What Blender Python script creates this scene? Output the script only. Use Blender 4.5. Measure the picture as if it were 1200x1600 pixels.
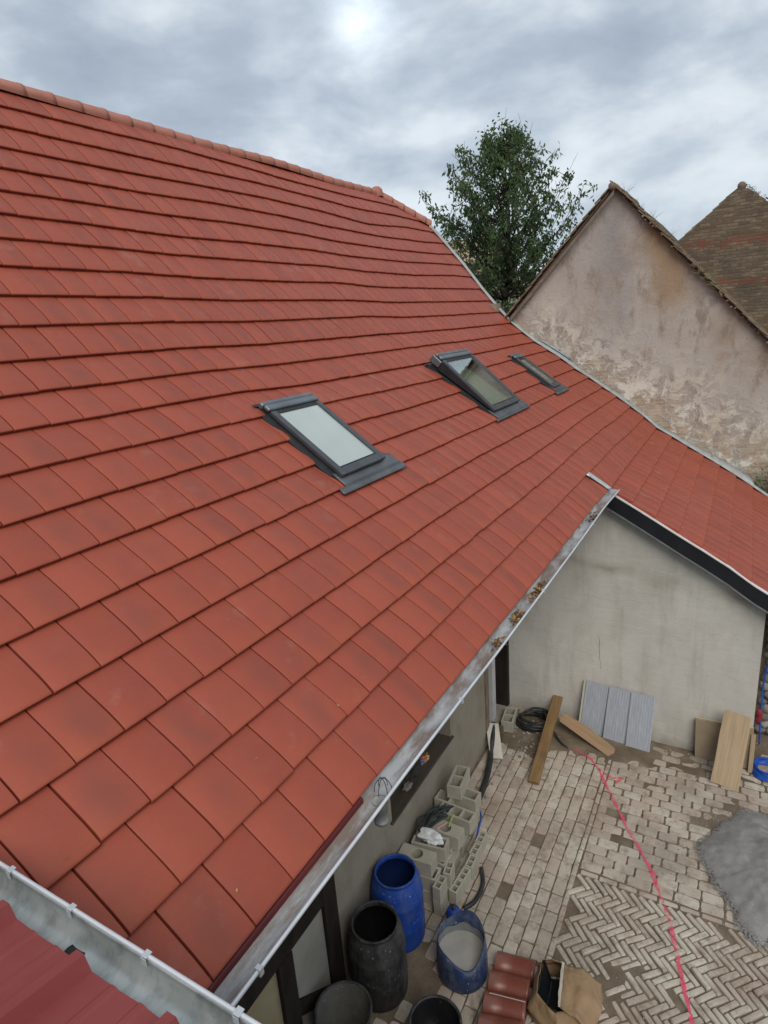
import bpy, bmesh, math, random
from mathutils import Vector, Matrix, noise
random.seed(7)
scene = bpy.context.scene
for _o in list(bpy.data.objects):
    bpy.data.objects.remove(_o, do_unlink=True)
R = math.radians
# ------------------------------------------------------------------ camera
cam_d = bpy.data.cameras.new("camera"); cam = bpy.data.objects.new("camera", cam_d)
scene.collection.objects.link(cam); scene.camera = cam
cam_d.sensor_fit = 'VERTICAL'; cam_d.sensor_height = 36.0; cam_d.lens = 973.0/1600*36.0
cam_d.clip_start = 0.05; cam_d.clip_end = 3000
cam.matrix_world = Matrix(((0.49094777, 0.27981479, -0.82502968, 0), (-0.8682664, 0.07965088, -0.48966233, 0),
                           (-0.07130042, 0.95674418, 0.28205821, 6.751), (0, 0, 0, 1)))
# ------------------------------------------------------------------ sun, sky, exposure
SUN_EL, SUN_DIR = R(47), Vector((-0.62, -0.45, 0))
sd = bpy.data.lights.new("sun", 'SUN'); sd.energy = 1.5; sd.angle = R(36); sd.color = (1.0, 0.93, 0.83)
sun = bpy.data.objects.new("sun", sd); scene.collection.objects.link(sun)
_h = SUN_DIR.normalized()*math.cos(SUN_EL); _v = Vector((_h.x, _h.y, math.sin(SUN_EL)))
sun.rotation_euler = (-_v).to_track_quat('-Z', 'Y').to_euler(); sun.location = (0, 0, 30)
scene.view_settings.view_transform = 'Standard'; scene.view_settings.look = 'None'
scene.view_settings.gamma = 1.0; scene.view_settings.use_curve_mapping = False
scene.view_settings.exposure = 0.50
world = bpy.data.worlds.new("World"); scene.world = world; world.use_nodes = True
def build_sky():
    nt = world.node_tree; n = nt.nodes; l = nt.links; n.clear()
    out = n.new('ShaderNodeOutputWorld'); bg = n.new('ShaderNodeBackground'); bg.inputs['Strength'].default_value = 0.1
    l.new(bg.outputs[0], out.inputs[0])
    sky = n.new('ShaderNodeTexSky'); sky.sky_type = 'NISHITA'; sky.sun_disc = False
    sky.sun_elevation = SUN_EL; sky.sun_rotation = math.atan2(SUN_DIR.x, SUN_DIR.y)
    tc = n.new('ShaderNodeTexCoord'); nz = n.new('ShaderNodeVectorMath'); nz.operation = 'NORMALIZE'
    l.new(tc.outputs['Generated'], nz.inputs[0]); sep = n.new('ShaderNodeSeparateXYZ'); l.new(nz.outputs[0], sep.inputs[0])
    def M(op, a, b=None, c=None):
        m = n.new('ShaderNodeMath'); m.operation = op
        for i, x in enumerate((a, b, c)):
            if x is None: continue
            if isinstance(x, (int, float)): m.inputs[i].default_value = x
            else: l.new(x, m.inputs[i])
        return m.outputs[0]
    zz = M('ADD', M('MAXIMUM', sep.outputs[2], 0.0), 0.13)
    cx = M('DIVIDE', sep.outputs[0], zz); cy = M('DIVIDE', sep.outputs[1], zz)
    cmb = n.new('ShaderNodeCombineXYZ'); l.new(cx, cmb.inputs[0]); l.new(cy, cmb.inputs[1])
    def NZ(scale, detail, rough, dist, off):
        mp = n.new('ShaderNodeMapping'); mp.inputs['Location'].default_value = off; l.new(cmb.outputs[0], mp.inputs[0])
        t = n.new('ShaderNodeTexNoise'); t.inputs['Scale'].default_value = scale; t.inputs['Detail'].default_value = detail
        t.inputs['Roughness'].default_value = rough; t.inputs['Distortion'].default_value = dist; l.new(mp.outputs[0], t.inputs[0]); return t.outputs[0]
    big = NZ(0.62, 3, 0.5, 0.3, (3.1, 1.7, 0)); med = NZ(1.9, 6, 0.55, 0.25, (0.4, 8.2, 0))
    dmap = n.new('ShaderNodeMapping'); dmap.inputs['Scale'].default_value = (2.3, 2.3, 5.2); dmap.inputs['Location'].default_value = (1.3, 0.6, 2.2); l.new(nz.outputs[0], dmap.inputs[0])
    dn = n.new('ShaderNodeTexNoise'); dn.inputs['Scale'].default_value = 1.9; dn.inputs['Detail'].default_value = 8; dn.inputs['Roughness'].default_value = 0.53; dn.inputs['Distortion'].default_value = 0.15; l.new(dmap.outputs[0], dn.inputs[0])
    mix = M('ADD', M('ADD', M('MULTIPLY', big, 0.18), M('MULTIPLY', med, 0.10)), M('MULTIPLY', dn.outputs[0], 0.72))
    rp = n.new('ShaderNodeValToRGB'); l.new(mix, rp.inputs[0]); e = rp.color_ramp.elements
    e[0].position = 0.34; e[0].color = (0.36, 0.42, 0.505, 1); e[1].position = 0.69; e[1].color = (0.88, 0.93, 0.97, 1)
    for p, c in ((0.43, (0.43, 0.50, 0.585, 1)), (0.50, (0.56, 0.63, 0.705, 1)), (0.57, (0.72, 0.785, 0.84, 1))):
        x = e.new(p); x.color = c
    # thin bright veil where the sun stands behind the cloud
    dt = n.new('ShaderNodeVectorMath'); dt.operation = 'DOT_PRODUCT'; l.new(nz.outputs[0], dt.inputs[0])
    dt.inputs[1].default_value = Vector((0.806, 0.452, 0.383)).normalized()
    g = M('POWER', M('MAXIMUM', dt.outputs['Value'], 0.0), 900.0); g2 = M('POWER', M('MAXIMUM', dt.outputs['Value'], 0.0), 14.0)
    gain = M('ADD', M('ADD', 1.0, M('MULTIPLY', M('MULTIPLY', g, dn.outputs[0]), 0.9)), M('MULTIPLY', g2, 0.05))
    # hazier, bluer cloud base near the horizon
    hz = n.new('ShaderNodeMapRange'); hz.inputs['From Min'].default_value = 0.0; hz.inputs['From Max'].default_value = 0.16
    hz.inputs['To Min'].default_value = 0.75; hz.inputs['To Max'].default_value = 0.0; l.new(sep.outputs[2], hz.inputs[0])
    mh = n.new('ShaderNodeMix'); mh.data_type = 'RGBA'; l.new(hz.outputs[0], mh.inputs[0]); l.new(rp.outputs[0], mh.inputs[6]); mh.inputs[7].default_value = (0.43, 0.53, 0.635, 1)
    vm = n.new('ShaderNodeVectorMath'); vm.operation = 'SCALE'; l.new(mh.outputs[2], vm.inputs[0]); l.new(M('MULTIPLY', gain, 7.2), vm.inputs['Scale'])
    fm = n.new('ShaderNodeMix'); fm.data_type = 'RGBA'; fm.inputs[0].default_value = 0.93
    l.new(sky.outputs[0], fm.inputs[6]); l.new(vm.outputs[0], fm.inputs[7]); l.new(fm.outputs[2], bg.inputs[0])
build_sky()

# ------------------------------------------------------------------ helpers
WLOC = {}
class MB:
    def shear(s):      # the old gable stands slightly askew to the long house
        s.v = [(p[0]+(4.75-p[1])*0.24, p[1], p[2]) for p in s.v]; return s
    def __init__(s): s.v = []; s.f = []; s.uv = {}; s.col = {}; s.mi = {}; s.sm = set()
    def add(s, vs, fs, mi=0, smooth=False, M=None):
        b = len(s.v)
        s.v += [tuple(M @ Vector(p)) for p in vs] if M is not None else [tuple(p) for p in vs]
        for f in fs:
            i = len(s.f); s.f.append(tuple(b+k for k in f))
            if mi: s.mi[i] = mi
            if smooth: s.sm.add(i)
        return b
    def box(s, x0, x1, y0, y1, z0, z1, mi=0, M=None):
        s.add([(x0, y0, z0), (x1, y0, z0), (x1, y1, z0), (x0, y1, z0), (x0, y0, z1), (x1, y0, z1), (x1, y1, z1), (x0, y1, z1)],
              [(3, 2, 1, 0), (4, 5, 6, 7), (0, 1, 5, 4), (1, 2, 6, 5), (2, 3, 7, 6), (3, 0, 4, 7)], mi, False, M)
    def hull8(s, lo, hi, mi=0):
        s.add(list(lo)+list(hi), [(3, 2, 1, 0), (4, 5, 6, 7), (0, 1, 5, 4), (1, 2, 6, 5), (2, 3, 7, 6), (3, 0, 4, 7)], mi)
    def tube(s, pts, r, n=10, cap=True, mi=0):
        pts = [Vector(p) for p in pts]; rings = []; up = Vector((0.03, 0.02, 1)).normalized()
        for i, p in enumerate(pts):
            t = (pts[min(i+1, len(pts)-1)]-pts[max(i-1, 0)]).normalized()
            a = t.cross(up)
            if a.length < 1e-3: a = t.cross(Vector((1, 0, 0)))
            a.normalize(); b = a.cross(t); rr = r[i] if isinstance(r, (list, tuple)) else r
            rings.append([p+a*math.cos(2*math.pi*k/n)*rr+b*math.sin(2*math.pi*k/n)*rr for k in range(n)])
        vs = [q for rg in rings for q in rg]; fs = []
        for i in range(len(pts)-1):
            for k in range(n):
                fs.append((i*n+k, i*n+(k+1) % n, (i+1)*n+(k+1) % n, (i+1)*n+k))
        if cap: fs += [tuple(range(n))[::-1], tuple((len(pts)-1)*n+k for k in range(n))]
        s.add(vs, fs, mi, True)
    def lathe(s, prof, c=(0, 0, 0), n=40, mi=0, closed=False, fn=None):
        vs = []
        for j, (r, z) in enumerate(prof):
            for k in range(n):
                a = 2*math.pi*k/n; rr, z2 = (r, z) if fn is None else fn(r, z, a, j)
                vs.append((c[0]+rr*math.cos(a), c[1]+rr*math.sin(a), c[2]+z2))
        fs = []
        for j in range(len(prof)-1):
            for k in range(n): fs.append((j*n+k, j*n+(k+1) % n, (j+1)*n+(k+1) % n, (j+1)*n+k))
        s.add(vs, fs, mi, True)
    def disc(s, c, r, n=40, mi=0, fn=None):
        vs = [(c[0], c[1], c[2])]+[(c[0]+r*math.cos(2*math.pi*k/n), c[1]+r*math.sin(2*math.pi*k/n), c[2]) for k in range(n)]
        s.add(vs, [(0, 1+k, 1+(k+1) % n) for k in range(n)], mi, True)
    def prism(s, poly, h, M=None, mi=0):   # polygon in xy, thickness h along z
        n = len(poly); vs = [(x, y, 0) for x, y in poly]+[(x, y, h) for x, y in poly]
        s.add(vs, [tuple(range(n))[::-1], tuple(range(n, 2*n))]+[(i, (i+1) % n, n+(i+1) % n, n+i) for i in range(n)], mi, False, M)
    def build(s, name, mats, parent=None, bevel=0.0, seg=2, origin=None, subsurf=0, solid=0.0):
        me = bpy.data.meshes.new(name)
        xs = [p[0] for p in s.v]; ys = [p[1] for p in s.v]; zs = [p[2] for p in s.v]
        o = Vector(origin) if origin is not None else Vector(((min(xs)+max(xs))/2, (min(ys)+max(ys))/2, min(zs)))
        me.from_pydata([(p[0]-o.x, p[1]-o.y, p[2]-o.z) for p in s.v], [], s.f)
        for m in (mats if isinstance(mats, (list, tuple)) else [mats]): me.materials.append(m)
        for i, m in s.mi.items(): me.polygons[i].material_index = m
        for i in s.sm: me.polygons[i].use_smooth = True
        if s.uv:
            u = me.uv_layers.new(name="UVMap")
            for i, cs in s.uv.items():
                for li, c in zip(me.polygons[i].loop_indices, cs): u.data[li].uv = c
        if s.col:
            a = me.color_attributes.new(name="var", type='FLOAT_COLOR', domain='CORNER')
            for i, c in s.col.items():
                for li in me.polygons[i].loop_indices: a.data[li].color = c
        me.validate(); ob = bpy.data.objects.new(name, me); scene.collection.objects.link(ob)
        put(ob, o, parent)
        if solid:
            m = ob.modifiers.new("solidify", 'SOLIDIFY'); m.thickness = solid; m.offset = 0
        if bevel:
            m = ob.modifiers.new("bevel", 'BEVEL'); m.width = bevel; m.segments = seg; m.limit_method = 'ANGLE'; m.angle_limit = R(40)
        if subsurf:
            m = ob.modifiers.new("sub", 'SUBSURF'); m.levels = subsurf; m.render_levels = subsurf
        return ob
def put(ob, wloc, parent=None):
    wloc = Vector(wloc); WLOC[ob.name] = wloc
    if parent is not None: ob.parent = parent; ob.location = wloc-WLOC[parent.name]
    else: ob.location = wloc
def tag(o, label=None, cat=None, group=None, kind=None):
    if label: o["label"] = label
    if cat: o["category"] = cat
    if group: o["group"] = group
    if kind: o["kind"] = kind
    return o
def thing(name, loc, label, cat, group=None):
    o = bpy.data.objects.new(name, None); o.empty_display_size = 0.2; scene.collection.objects.link(o); put(o, loc)
    return tag(o, label, cat, group)
def smooth_path(pts, n=8):
    pts = [Vector(p) for p in pts]; out = []
    for i in range(len(pts)-1):
        p0, p1, p2, p3 = pts[max(i-1, 0)], pts[i], pts[i+1], pts[min(i+2, len(pts)-1)]
        for k in range(n):
            t = k/n
            out.append(0.5*((2*p1)+(p2-p0)*t+(2*p0-5*p1+4*p2-p3)*t*t+(3*p1-p0-3*p2+p3)*t**3))
    return out+[pts[-1]]

# ------------------------------------------------------------------ materials
class NT:
    def __init__(s, name):
        s.m = bpy.data.materials.new(name); s.m.use_nodes = True; s.n = s.m.node_tree.nodes; s.l = s.m.node_tree.links
        s.b = s.n['Principled BSDF']; s.tc = s.n.new('ShaderNodeTexCoord'); s.obj = s.tc.outputs['Object']
    def link(s, a, b): s.l.new(a, b)
    def set(s, sock, v):
        if isinstance(v, (int, float)): s.b.inputs[sock].default_value = v
        elif isinstance(v, tuple): s.b.inputs[sock].default_value = v if len(v) == 4 else (*v, 1)
        else: s.l.new(v, s.b.inputs[sock])
    def map(s, vec=None, sc=(1, 1, 1), loc=(0, 0, 0), rot=(0, 0, 0)):
        m = s.n.new('ShaderNodeMapping'); m.inputs['Scale'].default_value = sc; m.inputs['Location'].default_value = loc
        m.inputs['Rotation'].default_value = rot; s.l.new(vec if vec is not None else s.obj, m.inputs[0]); return m.outputs[0]
    def noise(s, scale, detail=4, rough=0.55, vec=None, dist=0.0):
        t = s.n.new('ShaderNodeTexNoise'); t.inputs['Scale'].default_value = scale; t.inputs['Detail'].default_value = detail
        t.inputs['Roughness'].default_value = rough; t.inputs['Distortion'].default_value = dist
        s.l.new(vec if vec is not None else s.obj, t.inputs[0]); return t.outputs[0]
    def math(s, op, a, b=None, c=None, clamp=False):
        m = s.n.new('ShaderNodeMath'); m.operation = op; m.use_clamp = clamp
        for i, x in enumerate((a, b, c)):
            if x is None: continue
            if isinstance(x, (int, float)): m.inputs[i].default_value = x
            else: s.l.new(x, m.inputs[i])
        return m.outputs[0]
    def ramp(s, fac, stops):
        r = s.n.new('ShaderNodeValToRGB'); e = r.color_ramp.elements
        e[0].position = stops[0][0]; e[1].position = stops[-1][0]
        def cc(c): return (c, c, c, 1) if isinstance(c, (int, float)) else (*c, 1)
        e[0].color = cc(stops[0][1]); e[1].color = cc(stops[-1][1])
        for p, c in stops[1:-1]: x = e.new(p); x.color = cc(c)
        s.l.new(fac, r.inputs[0]); return r.outputs[0]
    def mix(s, fac, a, b, mode='MIX'):
        m = s.n.new('ShaderNodeMix'); m.data_type = 'RGBA'; m.blend_type = mode
        for sock, x in ((m.inputs[0], fac), (m.inputs[6], a), (m.inputs[7], b)):
            if isinstance(x, (int, float)): sock.default_value = x
            elif isinstance(x, tuple): sock.default_value = (*x, 1) if len(x) == 3 else x
            else: s.l.new(x, sock)
        return m.outputs[2]
    def rng(s, v, a, b):
        return s.math('DIVIDE', s.math('SUBTRACT', v, a), b-a, clamp=True)
    def sep(s, vec=None):
        x = s.n.new('ShaderNodeSeparateXYZ'); s.l.new(vec if vec is not None else s.obj, x.inputs[0]); return x.outputs
    def comb(s, x, y, z=0.0):
        c = s.n.new('ShaderNodeCombineXYZ')
        for i, v in enumerate((x, y, z)):
            if isinstance(v, (int, float)): c.inputs[i].default_value = v
            else: s.l.new(v, c.inputs[i])
        return c.outputs[0]
    def attr(s, name):
        a = s.n.new('ShaderNodeAttribute'); a.attribute_name = name; return a.outputs['Color']
    def bump(s, h, strength=0.3, dist=0.01):
        b = s.n.new('ShaderNodeBump'); b.inputs['Strength'].default_value = strength; b.inputs['Distance'].default_value = dist
        s.l.new(h, b.inputs['Height']); s.l.new(b.outputs[0], s.b.inputs['Normal'])
    def objinfo_loc(s):
        return s.n.new('ShaderNodeObjectInfo').outputs['Random']
def simple(name, c1, c2, scale=6, rough=0.6, bump=0.15, bscale=40, spec=0.4, metal=0.0, sc=(1, 1, 1), r2=None, bdist=0.006, dirt=None, dirt_at=(0.55, 0.7), dscale=5):
    t = NT(name); v = t.map(sc=sc); f = t.noise(scale, 6, 0.6, v)
    c = t.ramp(f, [(0.32, c1), (0.68, c2)])
    if dirt: c = t.mix(t.ramp(t.noise(dscale, 7, 0.65), [(dirt_at[0], 0.0), (dirt_at[1], 0.85)]), c, dirt)
    t.set('Base Color', c); t.set('Specular IOR Level', spec); t.set('Metallic', metal)
    if r2 is None: t.set('Roughness', rough)
    else: t.set('Roughness', t.ramp(t.noise(scale*1.7, 4, 0.6, v), [(0.3, rough), (0.7, r2)]))
    if bump: t.bump(t.noise(bscale, 5, 0.6, v), bump, bdist)
    return t.m

def m_tile():
    t = NT("red_roof_tile"); uv = t.tc.outputs['UV']; a = t.attr("var"); r = t.sep(a)
    u = t.sep(uv)
    fine = t.noise(420, 2, 0.6); mott = t.noise(9, 5, 0.6); wide = t.noise(0.9, 3, 0.5)
    base = t.ramp(r[0], [(0.0, (0.290, 0.058, 0.033)), (0.5, (0.312, 0.065, 0.037)), (1.0, (0.335, 0.073, 0.042))])
    base = t.mix(t.math('MULTIPLY', t.ramp(mott, [(0.35, 0.0), (0.7, 1.0)]), 0.35), base, (0.350, 0.080, 0.039))
    base = t.mix(t.math('MULTIPLY', t.ramp(wide, [(0.4, 0.0), (0.65, 1.0)]), 0.3), base, (0.275, 0.058, 0.036))
    # flamed stripe: a broad smoky band fired into many tiles, of its own width, place and strength; orange towards the lower corners
    wob = t.math('MULTIPLY', t.math('SUBTRACT', t.noise(3.2, 5, 0.6), 0.5), 0.7)
    d = t.math('ABSOLUTE', t.math('ADD', t.math('SUBTRACT', u[0], t.math('ADD', 0.32, t.math('MULTIPLY', r[1], 0.36))), wob))
    band = t.ramp(d, [(0.0, 1.0), (0.14, 0.8), (0.42, 0.0)])
    lng = t.ramp(u[1], [(0.0, 0.35), (0.2, 0.9), (0.5, 1.0), (0.95, 0.45)])
    org = t.math('MULTIPLY', t.math('MULTIPLY', t.ramp(u[1], [(0.0, 1.0), (0.45, 0.0)]), t.ramp(t.noise(2.6, 4), [(0.4, 0.0), (0.62, 1.0)])), 0.5)
    base = t.mix(org, base, (0.385, 0.088, 0.038))
    st = t.math('MULTIPLY', t.math('MULTIPLY', band, lng), t.math('MULTIPLY', t.ramp(r[2], [(0.15, 0.0), (0.9, 1.0)]), 0.46))
    base = t.mix(st, base, (0.150, 0.052, 0.040))
    base = t.mix(t.math('MULTIPLY', t.ramp(t.noise(34, 6, 0.7), [(0.45, 0.0), (0.7, 1.0)]), 0.22), base, (0.215, 0.056, 0.036))
    base = t.mix(t.math('MULTIPLY', t.ramp(fine, [(0.45, 0.0), (0.72, 1.0)]), 0.35), base, (0.20, 0.048, 0.028))
    # lime and dust scuffs
    sc = t.math('MULTIPLY', t.ramp(t.noise(3.1, 7, 0.65), [(0.60, 0.0), (0.72, 1.0)]), 0.38)
    base = t.mix(sc, base, (0.35, 0.16, 0.12))
    t.set('Base Color', base); t.set('Roughness', t.ramp(t.noise(14, 4), [(0.3, 0.46), (0.7, 0.60)])); t.set('Specular IOR Level', 0.36)
    t.bump(t.math('ADD', fine, t.math('MULTIPLY', t.noise(60, 5, 0.7), 1.2)), 0.16, 0.004)
    return t.m
TILE = m_tile()

# ------------------------------------------------------------------ ground
K = 0.86; ZC = 7.85           # roof survey units -> metres
YK=[1.89, 2.19, 2.51, 2.835, 3.17, 3.5, 3.83, 4.14, 4.465, 4.815, 5.115, 5.4, 5.67, 5.945, 6.215, 6.48, 6.745, 7.017, 7.289, 7.561, 7.833, 8.105]
KN=[1, 3, 5, 6.5, 8, 9.5, 11, 13, 15, 17]
ZT=[[-2.78, -2.792, -2.827, -2.844, -2.853, -2.846, -2.908, -2.899, -2.900, -2.900], [-2.509, -2.513, -2.542, -2.564, -2.564, -2.568, -2.571, -2.57, -2.625, -2.63], [-2.261, -2.268, -2.285, -2.299, -2.324, -2.329, -2.294, -2.29, -2.343, -2.345], [-2.022, -2.031, -2.03, -2.036, -2.049, -2.072, -2.069, -2.032, -2.054, -2.07], [-1.785, -1.783, -1.782, -1.794, -1.793, -1.815, -1.839, -1.816, -1.819, -1.825], [-1.537, -1.527, -1.53, -1.544, -1.548, -1.562, -1.56, -1.555, -1.565, -1.565], [-1.296, -1.289, -1.292, -1.312, -1.322, -1.337, -1.341, -1.339, -1.322, -1.322], [-1.053, -1.041, -1.048, -1.063, -1.095, -1.095, -1.091, -1.081, -1.052, -1.052], [-0.79, -0.784, -0.793, -0.811, -0.837, -0.857, -0.858, -0.837, -0.82, -0.82], [-0.542, -0.538, -0.538, -0.591, -0.604, -0.613, -0.614, -0.611, -0.593, -0.593], [-0.293, -0.289, -0.29, -0.323, -0.331, -0.335, -0.339, -0.354, -0.348, -0.348], [-0.034, -0.029, -0.034, -0.071, -0.074, -0.078, -0.093, -0.103, -0.093, -0.091], [0.265, 0.266, 0.259, 0.226, 0.227, 0.231, 0.188, 0.185, 0.197, 0.2], [0.554, 0.555, 0.544, 0.51, 0.513, 0.511, 0.477, 0.483, 0.493, 0.505], [0.844, 0.844, 0.834, 0.806, 0.805, 0.819, 0.774, 0.787, 0.804, 0.826], [1.141, 1.141, 1.129, 1.106, 1.111, 1.117, 1.082, 1.08, 1.137, 1.142], [1.426, 1.426, 1.411, 1.386, 1.408, 1.409, 1.377, 1.385, 1.434, 1.469], [1.708, 1.708, 1.703, 1.697, 1.721, 1.712, 1.671, 1.67, 1.704, 1.784], [2.007, 2.008, 2.002, 2.006, 2.033, 2.027, 1.985, 1.971, 2.008, 2.085], [2.298, 2.296, 2.298, 2.3, 2.33, 2.344, 2.324, 2.256, 2.358, 2.375], [2.61, 2.602, 2.608, 2.622, 2.63, 2.655, 2.641, 2.609, 2.657, 2.659], [2.928, 2.92, 2.923, 2.939, 2.968, 2.957, 2.928, 2.928, 2.959, 2.959]]
for _i in range(22, 24): YK.append(YK[-1]+0.272); ZT.append([z+0.29 for z in ZT[-1]])
NEG = [-2.9, -3.13, -3.365, -3.59, -3.82, -4.06, -4.32, -4.585, -4.86, -5.12]
def lerp_tab(row, X):
    X = max(KN[0], min(KN[-1], X))
    for i in range(len(KN)-1):
        if X <= KN[i+1]:
            f = (X-KN[i])/(KN[i+1]-KN[i]); f = f*f*(3-2*f)*0.5+f*0.5
            return row[i]*(1-f)+row[i+1]*f
    return row[-1]
def node(X, k):
    """nose of course k at survey length X -> (y, z) in metres"""
    if k >= 0: return YK[k]*K, (lerp_tab(ZT[k], X)+ZC)*K
    return (1.89-0.37*-k)*K, (NEG[-k]+(lerp_tab(ZT[0], X)+2.92)*0.5+ZC)*K
def surf(X, s, n=0.0):
    """point on the roof skin (X in survey units, s in courses, n metres above) in metres"""
    k = math.floor(s); f = s-k; a = node(X, k); b = node(X, k+1)
    y, z = a[0]+(b[0]-a[0])*f, a[1]+(b[1]-a[1])*f
    d = math.hypot(b[0]-a[0], b[1]-a[1]); ny, nz = -(b[1]-a[1])/d, (b[0]-a[0])/d
    return Vector((X*K, y+ny*n, z+nz*n))

DIRT = NT("trodden_dirt")
def _dirt():
    t = DIRT; f = t.noise(2.2, 8, 0.65); c = t.ramp(f, [(0.3, (0.105, 0.080, 0.055)), (0.5, (0.165, 0.132, 0.095)), (0.7, (0.25, 0.208, 0.158))])
    c = t.mix(t.ramp(t.noise(60, 4, 0.7), [(0.45, 0.0), (0.7, 0.4)]), c, (0.12, 0.09, 0.062))
    t.set('Base Color', c); t.set('Roughness', 0.9); t.set('Specular IOR Level', 0.2); t.bump(t.noise(45, 8, 0.7), 0.6, 0.02)
_dirt()
def brick_mat():
    t = NT("worn_clay_paver"); r = t.sep(t.attr("var"))
    c = t.ramp(r[0], [(0.0, (0.37, 0.315, 0.258)), (0.35, (0.45, 0.408, 0.342)), (0.7, (0.51, 0.472, 0.402)), (1.0, (0.42, 0.345, 0.288))])
    c = t.mix(t.ramp(t.noise(1.1, 6, 0.6), [(0.46, 0.0), (0.66, 0.62)]), c, (0.30, 0.205, 0.160))
    c = t.mix(t.ramp(t.noise(0.75, 6, 0.62, t.map(loc=(5, 3, 0))), [(0.48, 0.0), (0.66, 0.6)]), c, (0.215, 0.180, 0.145))
    c = t.mix(t.ramp(t.noise(7, 7, 0.7), [(0.48, 0.0), (0.68, 0.8)]), c, (0.20, 0.155, 0.115))
    c = t.mix(t.ramp(t.noise(30, 5, 0.7), [(0.5, 0.0), (0.75, 0.5)]), c, (0.44, 0.405, 0.345))
    t.set('Base Color', c); t.set('Roughness', 0.82); t.set('Specular IOR Level', 0.3); t.bump(t.noise(55, 6, 0.65), 0.35, 0.008); return t.m
PAVER = brick_mat()
g = MB(); g.box(-400, 900, -600, 600, -0.4, -0.09)
tag(g.build("ground", simple("far_earth", (0.075, 0.08, 0.045), (0.13, 0.125, 0.075), 0.05, 0.9, 0.3, 2)), kind='structure')
def dirt_h(x, y):
    h = 0.000+0.012*noise.noise((x*0.9, y*0.9, 1.3))+0.012*noise.noise((x*2.3, y*2.3, 5.0))+0.006*noise.noise((x*6.5, y*6.5, 2))+0.013*max(0, min(1, (x-7.6)/1.2))*max(0.3, min(1, 1+0.5*noise.noise((x*1.7, y*1.7, 8))))*(1 if y < 1.6 else 0.5)
    # loose earth heaped in the corner by the door, tails off towards the middle of the yard
    d = math.hypot((x-8.85)/0.75, (y-2.75)/0.75); h += 0.075*max(0, 1-d)**1.0
    d = math.hypot((x-9.1)/0.6, (y-1.7)/1.2); h += 0.045*max(0, 1-d)
    d = math.hypot((x-5.3)/0.9, (y-0.75)/0.5); h += 0.022*max(0, 1-d)
    d = math.hypot((x-7.3)/1.5, (y+0.9)/1.5); h += 0.03*max(0, 1-d)
    d = math.hypot((x-4.2)/0.9, (y-2.8)/0.75); h += 0.05*max(0, 1-d)
    return h
g = MB(); nx, ny = 330, 230; x0, x1, y0, y1 = 0.6, 10.4, -3.5, 3.3
vs = [(x0+(x1-x0)*i/nx, y0+(y1-y0)*j/ny, 0) for j in range(ny+1) for i in range(nx+1)]
vs = [(x, y, dirt_h(x, y)) for x, y, _ in vs]
g.add(vs, [(j*(nx+1)+i, j*(nx+1)+i+1, (j+1)*(nx+1)+i+1, (j+1)*(nx+1)+i) for j in range(ny) for i in range(nx)], 0, True)
tag(g.build("courtyard", DIRT.m), kind='structure')
# brick paving, laid in three fields
pv = MB()
def paver(cx, cy, L, W, ang, dz=0.0, h=0.05, tone=None):
    ca, sa = math.cos(ang), math.sin(ang); var = (random.random() if tone is None else tone, random.random(), random.random(), 1)
    L *= random.uniform(0.975, 1.0); W *= random.uniform(0.965, 1.0); z = 0.021+random.gauss(0, 0.0045)+dz
    tx, ty = random.gauss(0, 0.012), random.gauss(0, 0.018); ch = random.uniform(0.005, 0.010); jig = 0.006; pts = []
    ring = [(-1, -1), (0, -1), (1, -1), (1, 0), (1, 1), (0, 1), (-1, 1), (-1, 0)]
    for lvl, (ins, zz) in enumerate(((0, -h), (0, -0.012), (ch, 0.0))):
        for a, b in ring:
            px = a*(L/2-ins)+random.uniform(-jig, jig)*0.5; py = b*(W/2-ins)+random.uniform(-jig, jig)*0.4
            if lvl < 2 and a and b: px *= 0.970; py *= 0.94
            if lvl == 2 and a and b: px *= 0.94; py *= 0.90
            pts.append((cx+px*ca-py*sa, cy+px*sa+py*ca, z+zz+tx*px+ty*py))
    pts.append((cx, cy, z+0.002))
    fs = []
    for l in (0, 8):
        for k in range(8): fs.append((l+k, l+(k+1) % 8, l+8+(k+1) % 8, l+8+k))
    for k in range(8): fs.append((16+k, 16+(k+1) % 8, 24))
    i0 = len(pv.f); pv.add(pts, fs)
    for i in range(i0, len(pv.f)): pv.col[i] = var
def wav(x, y): return 0.02*noise.noise((x*0.7, y*0.7, 3))
y = 1.505; j = 0
while y < 3.27:                       # field along the house: stretchers pointing down the yard
    x = 2.0+random.uniform(0, 0.2)
    while x < 9.4:
        L = random.choice((0.22, 0.24, 0.25, 0.26)); W = 0.145
        if not (random.random() < 0.02): paver(x+L/2, y+wav(x, y), L, W, random.gauss(0, 0.02))
        x += L+random.uniform(0.003, 0.010)
    y += 0.150
x = 2.0
while x < 9.4:                        # edging row between the fields
    paver(x+0.11, 1.395+wav(x, 1.4), 0.215, 0.062, random.gauss(0, 0.02)); x += 0.228
x = 6.56; j = 0
while x < 10.3:                       # field by the annex: courses across the yard
    y = 1.36-(0.12 if j % 2 else 0.0)
    if j % 2: paver(x, y+0.062, 0.144, 0.112, 0)
    while y > -3.2:
        L = random.choice((0.24, 0.25, 0.26, 0.28)); W = 0.128
        if not (x > 9.38 and y > -0.55) and random.random() > 0.008: paver(x+wav(x, y)*1.6, y-L/2, 0.144, L, random.gauss(0, 0.02))
        y -= L+random.uniform(0.003, 0.011)
    x += 0.150; j += 1
y = 1.34
while y > -3.2:
    paver(6.43+wav(6.4, y), y-0.11, 0.062, 0.215, random.gauss(0, 0.02)); y -= 0.228
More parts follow.
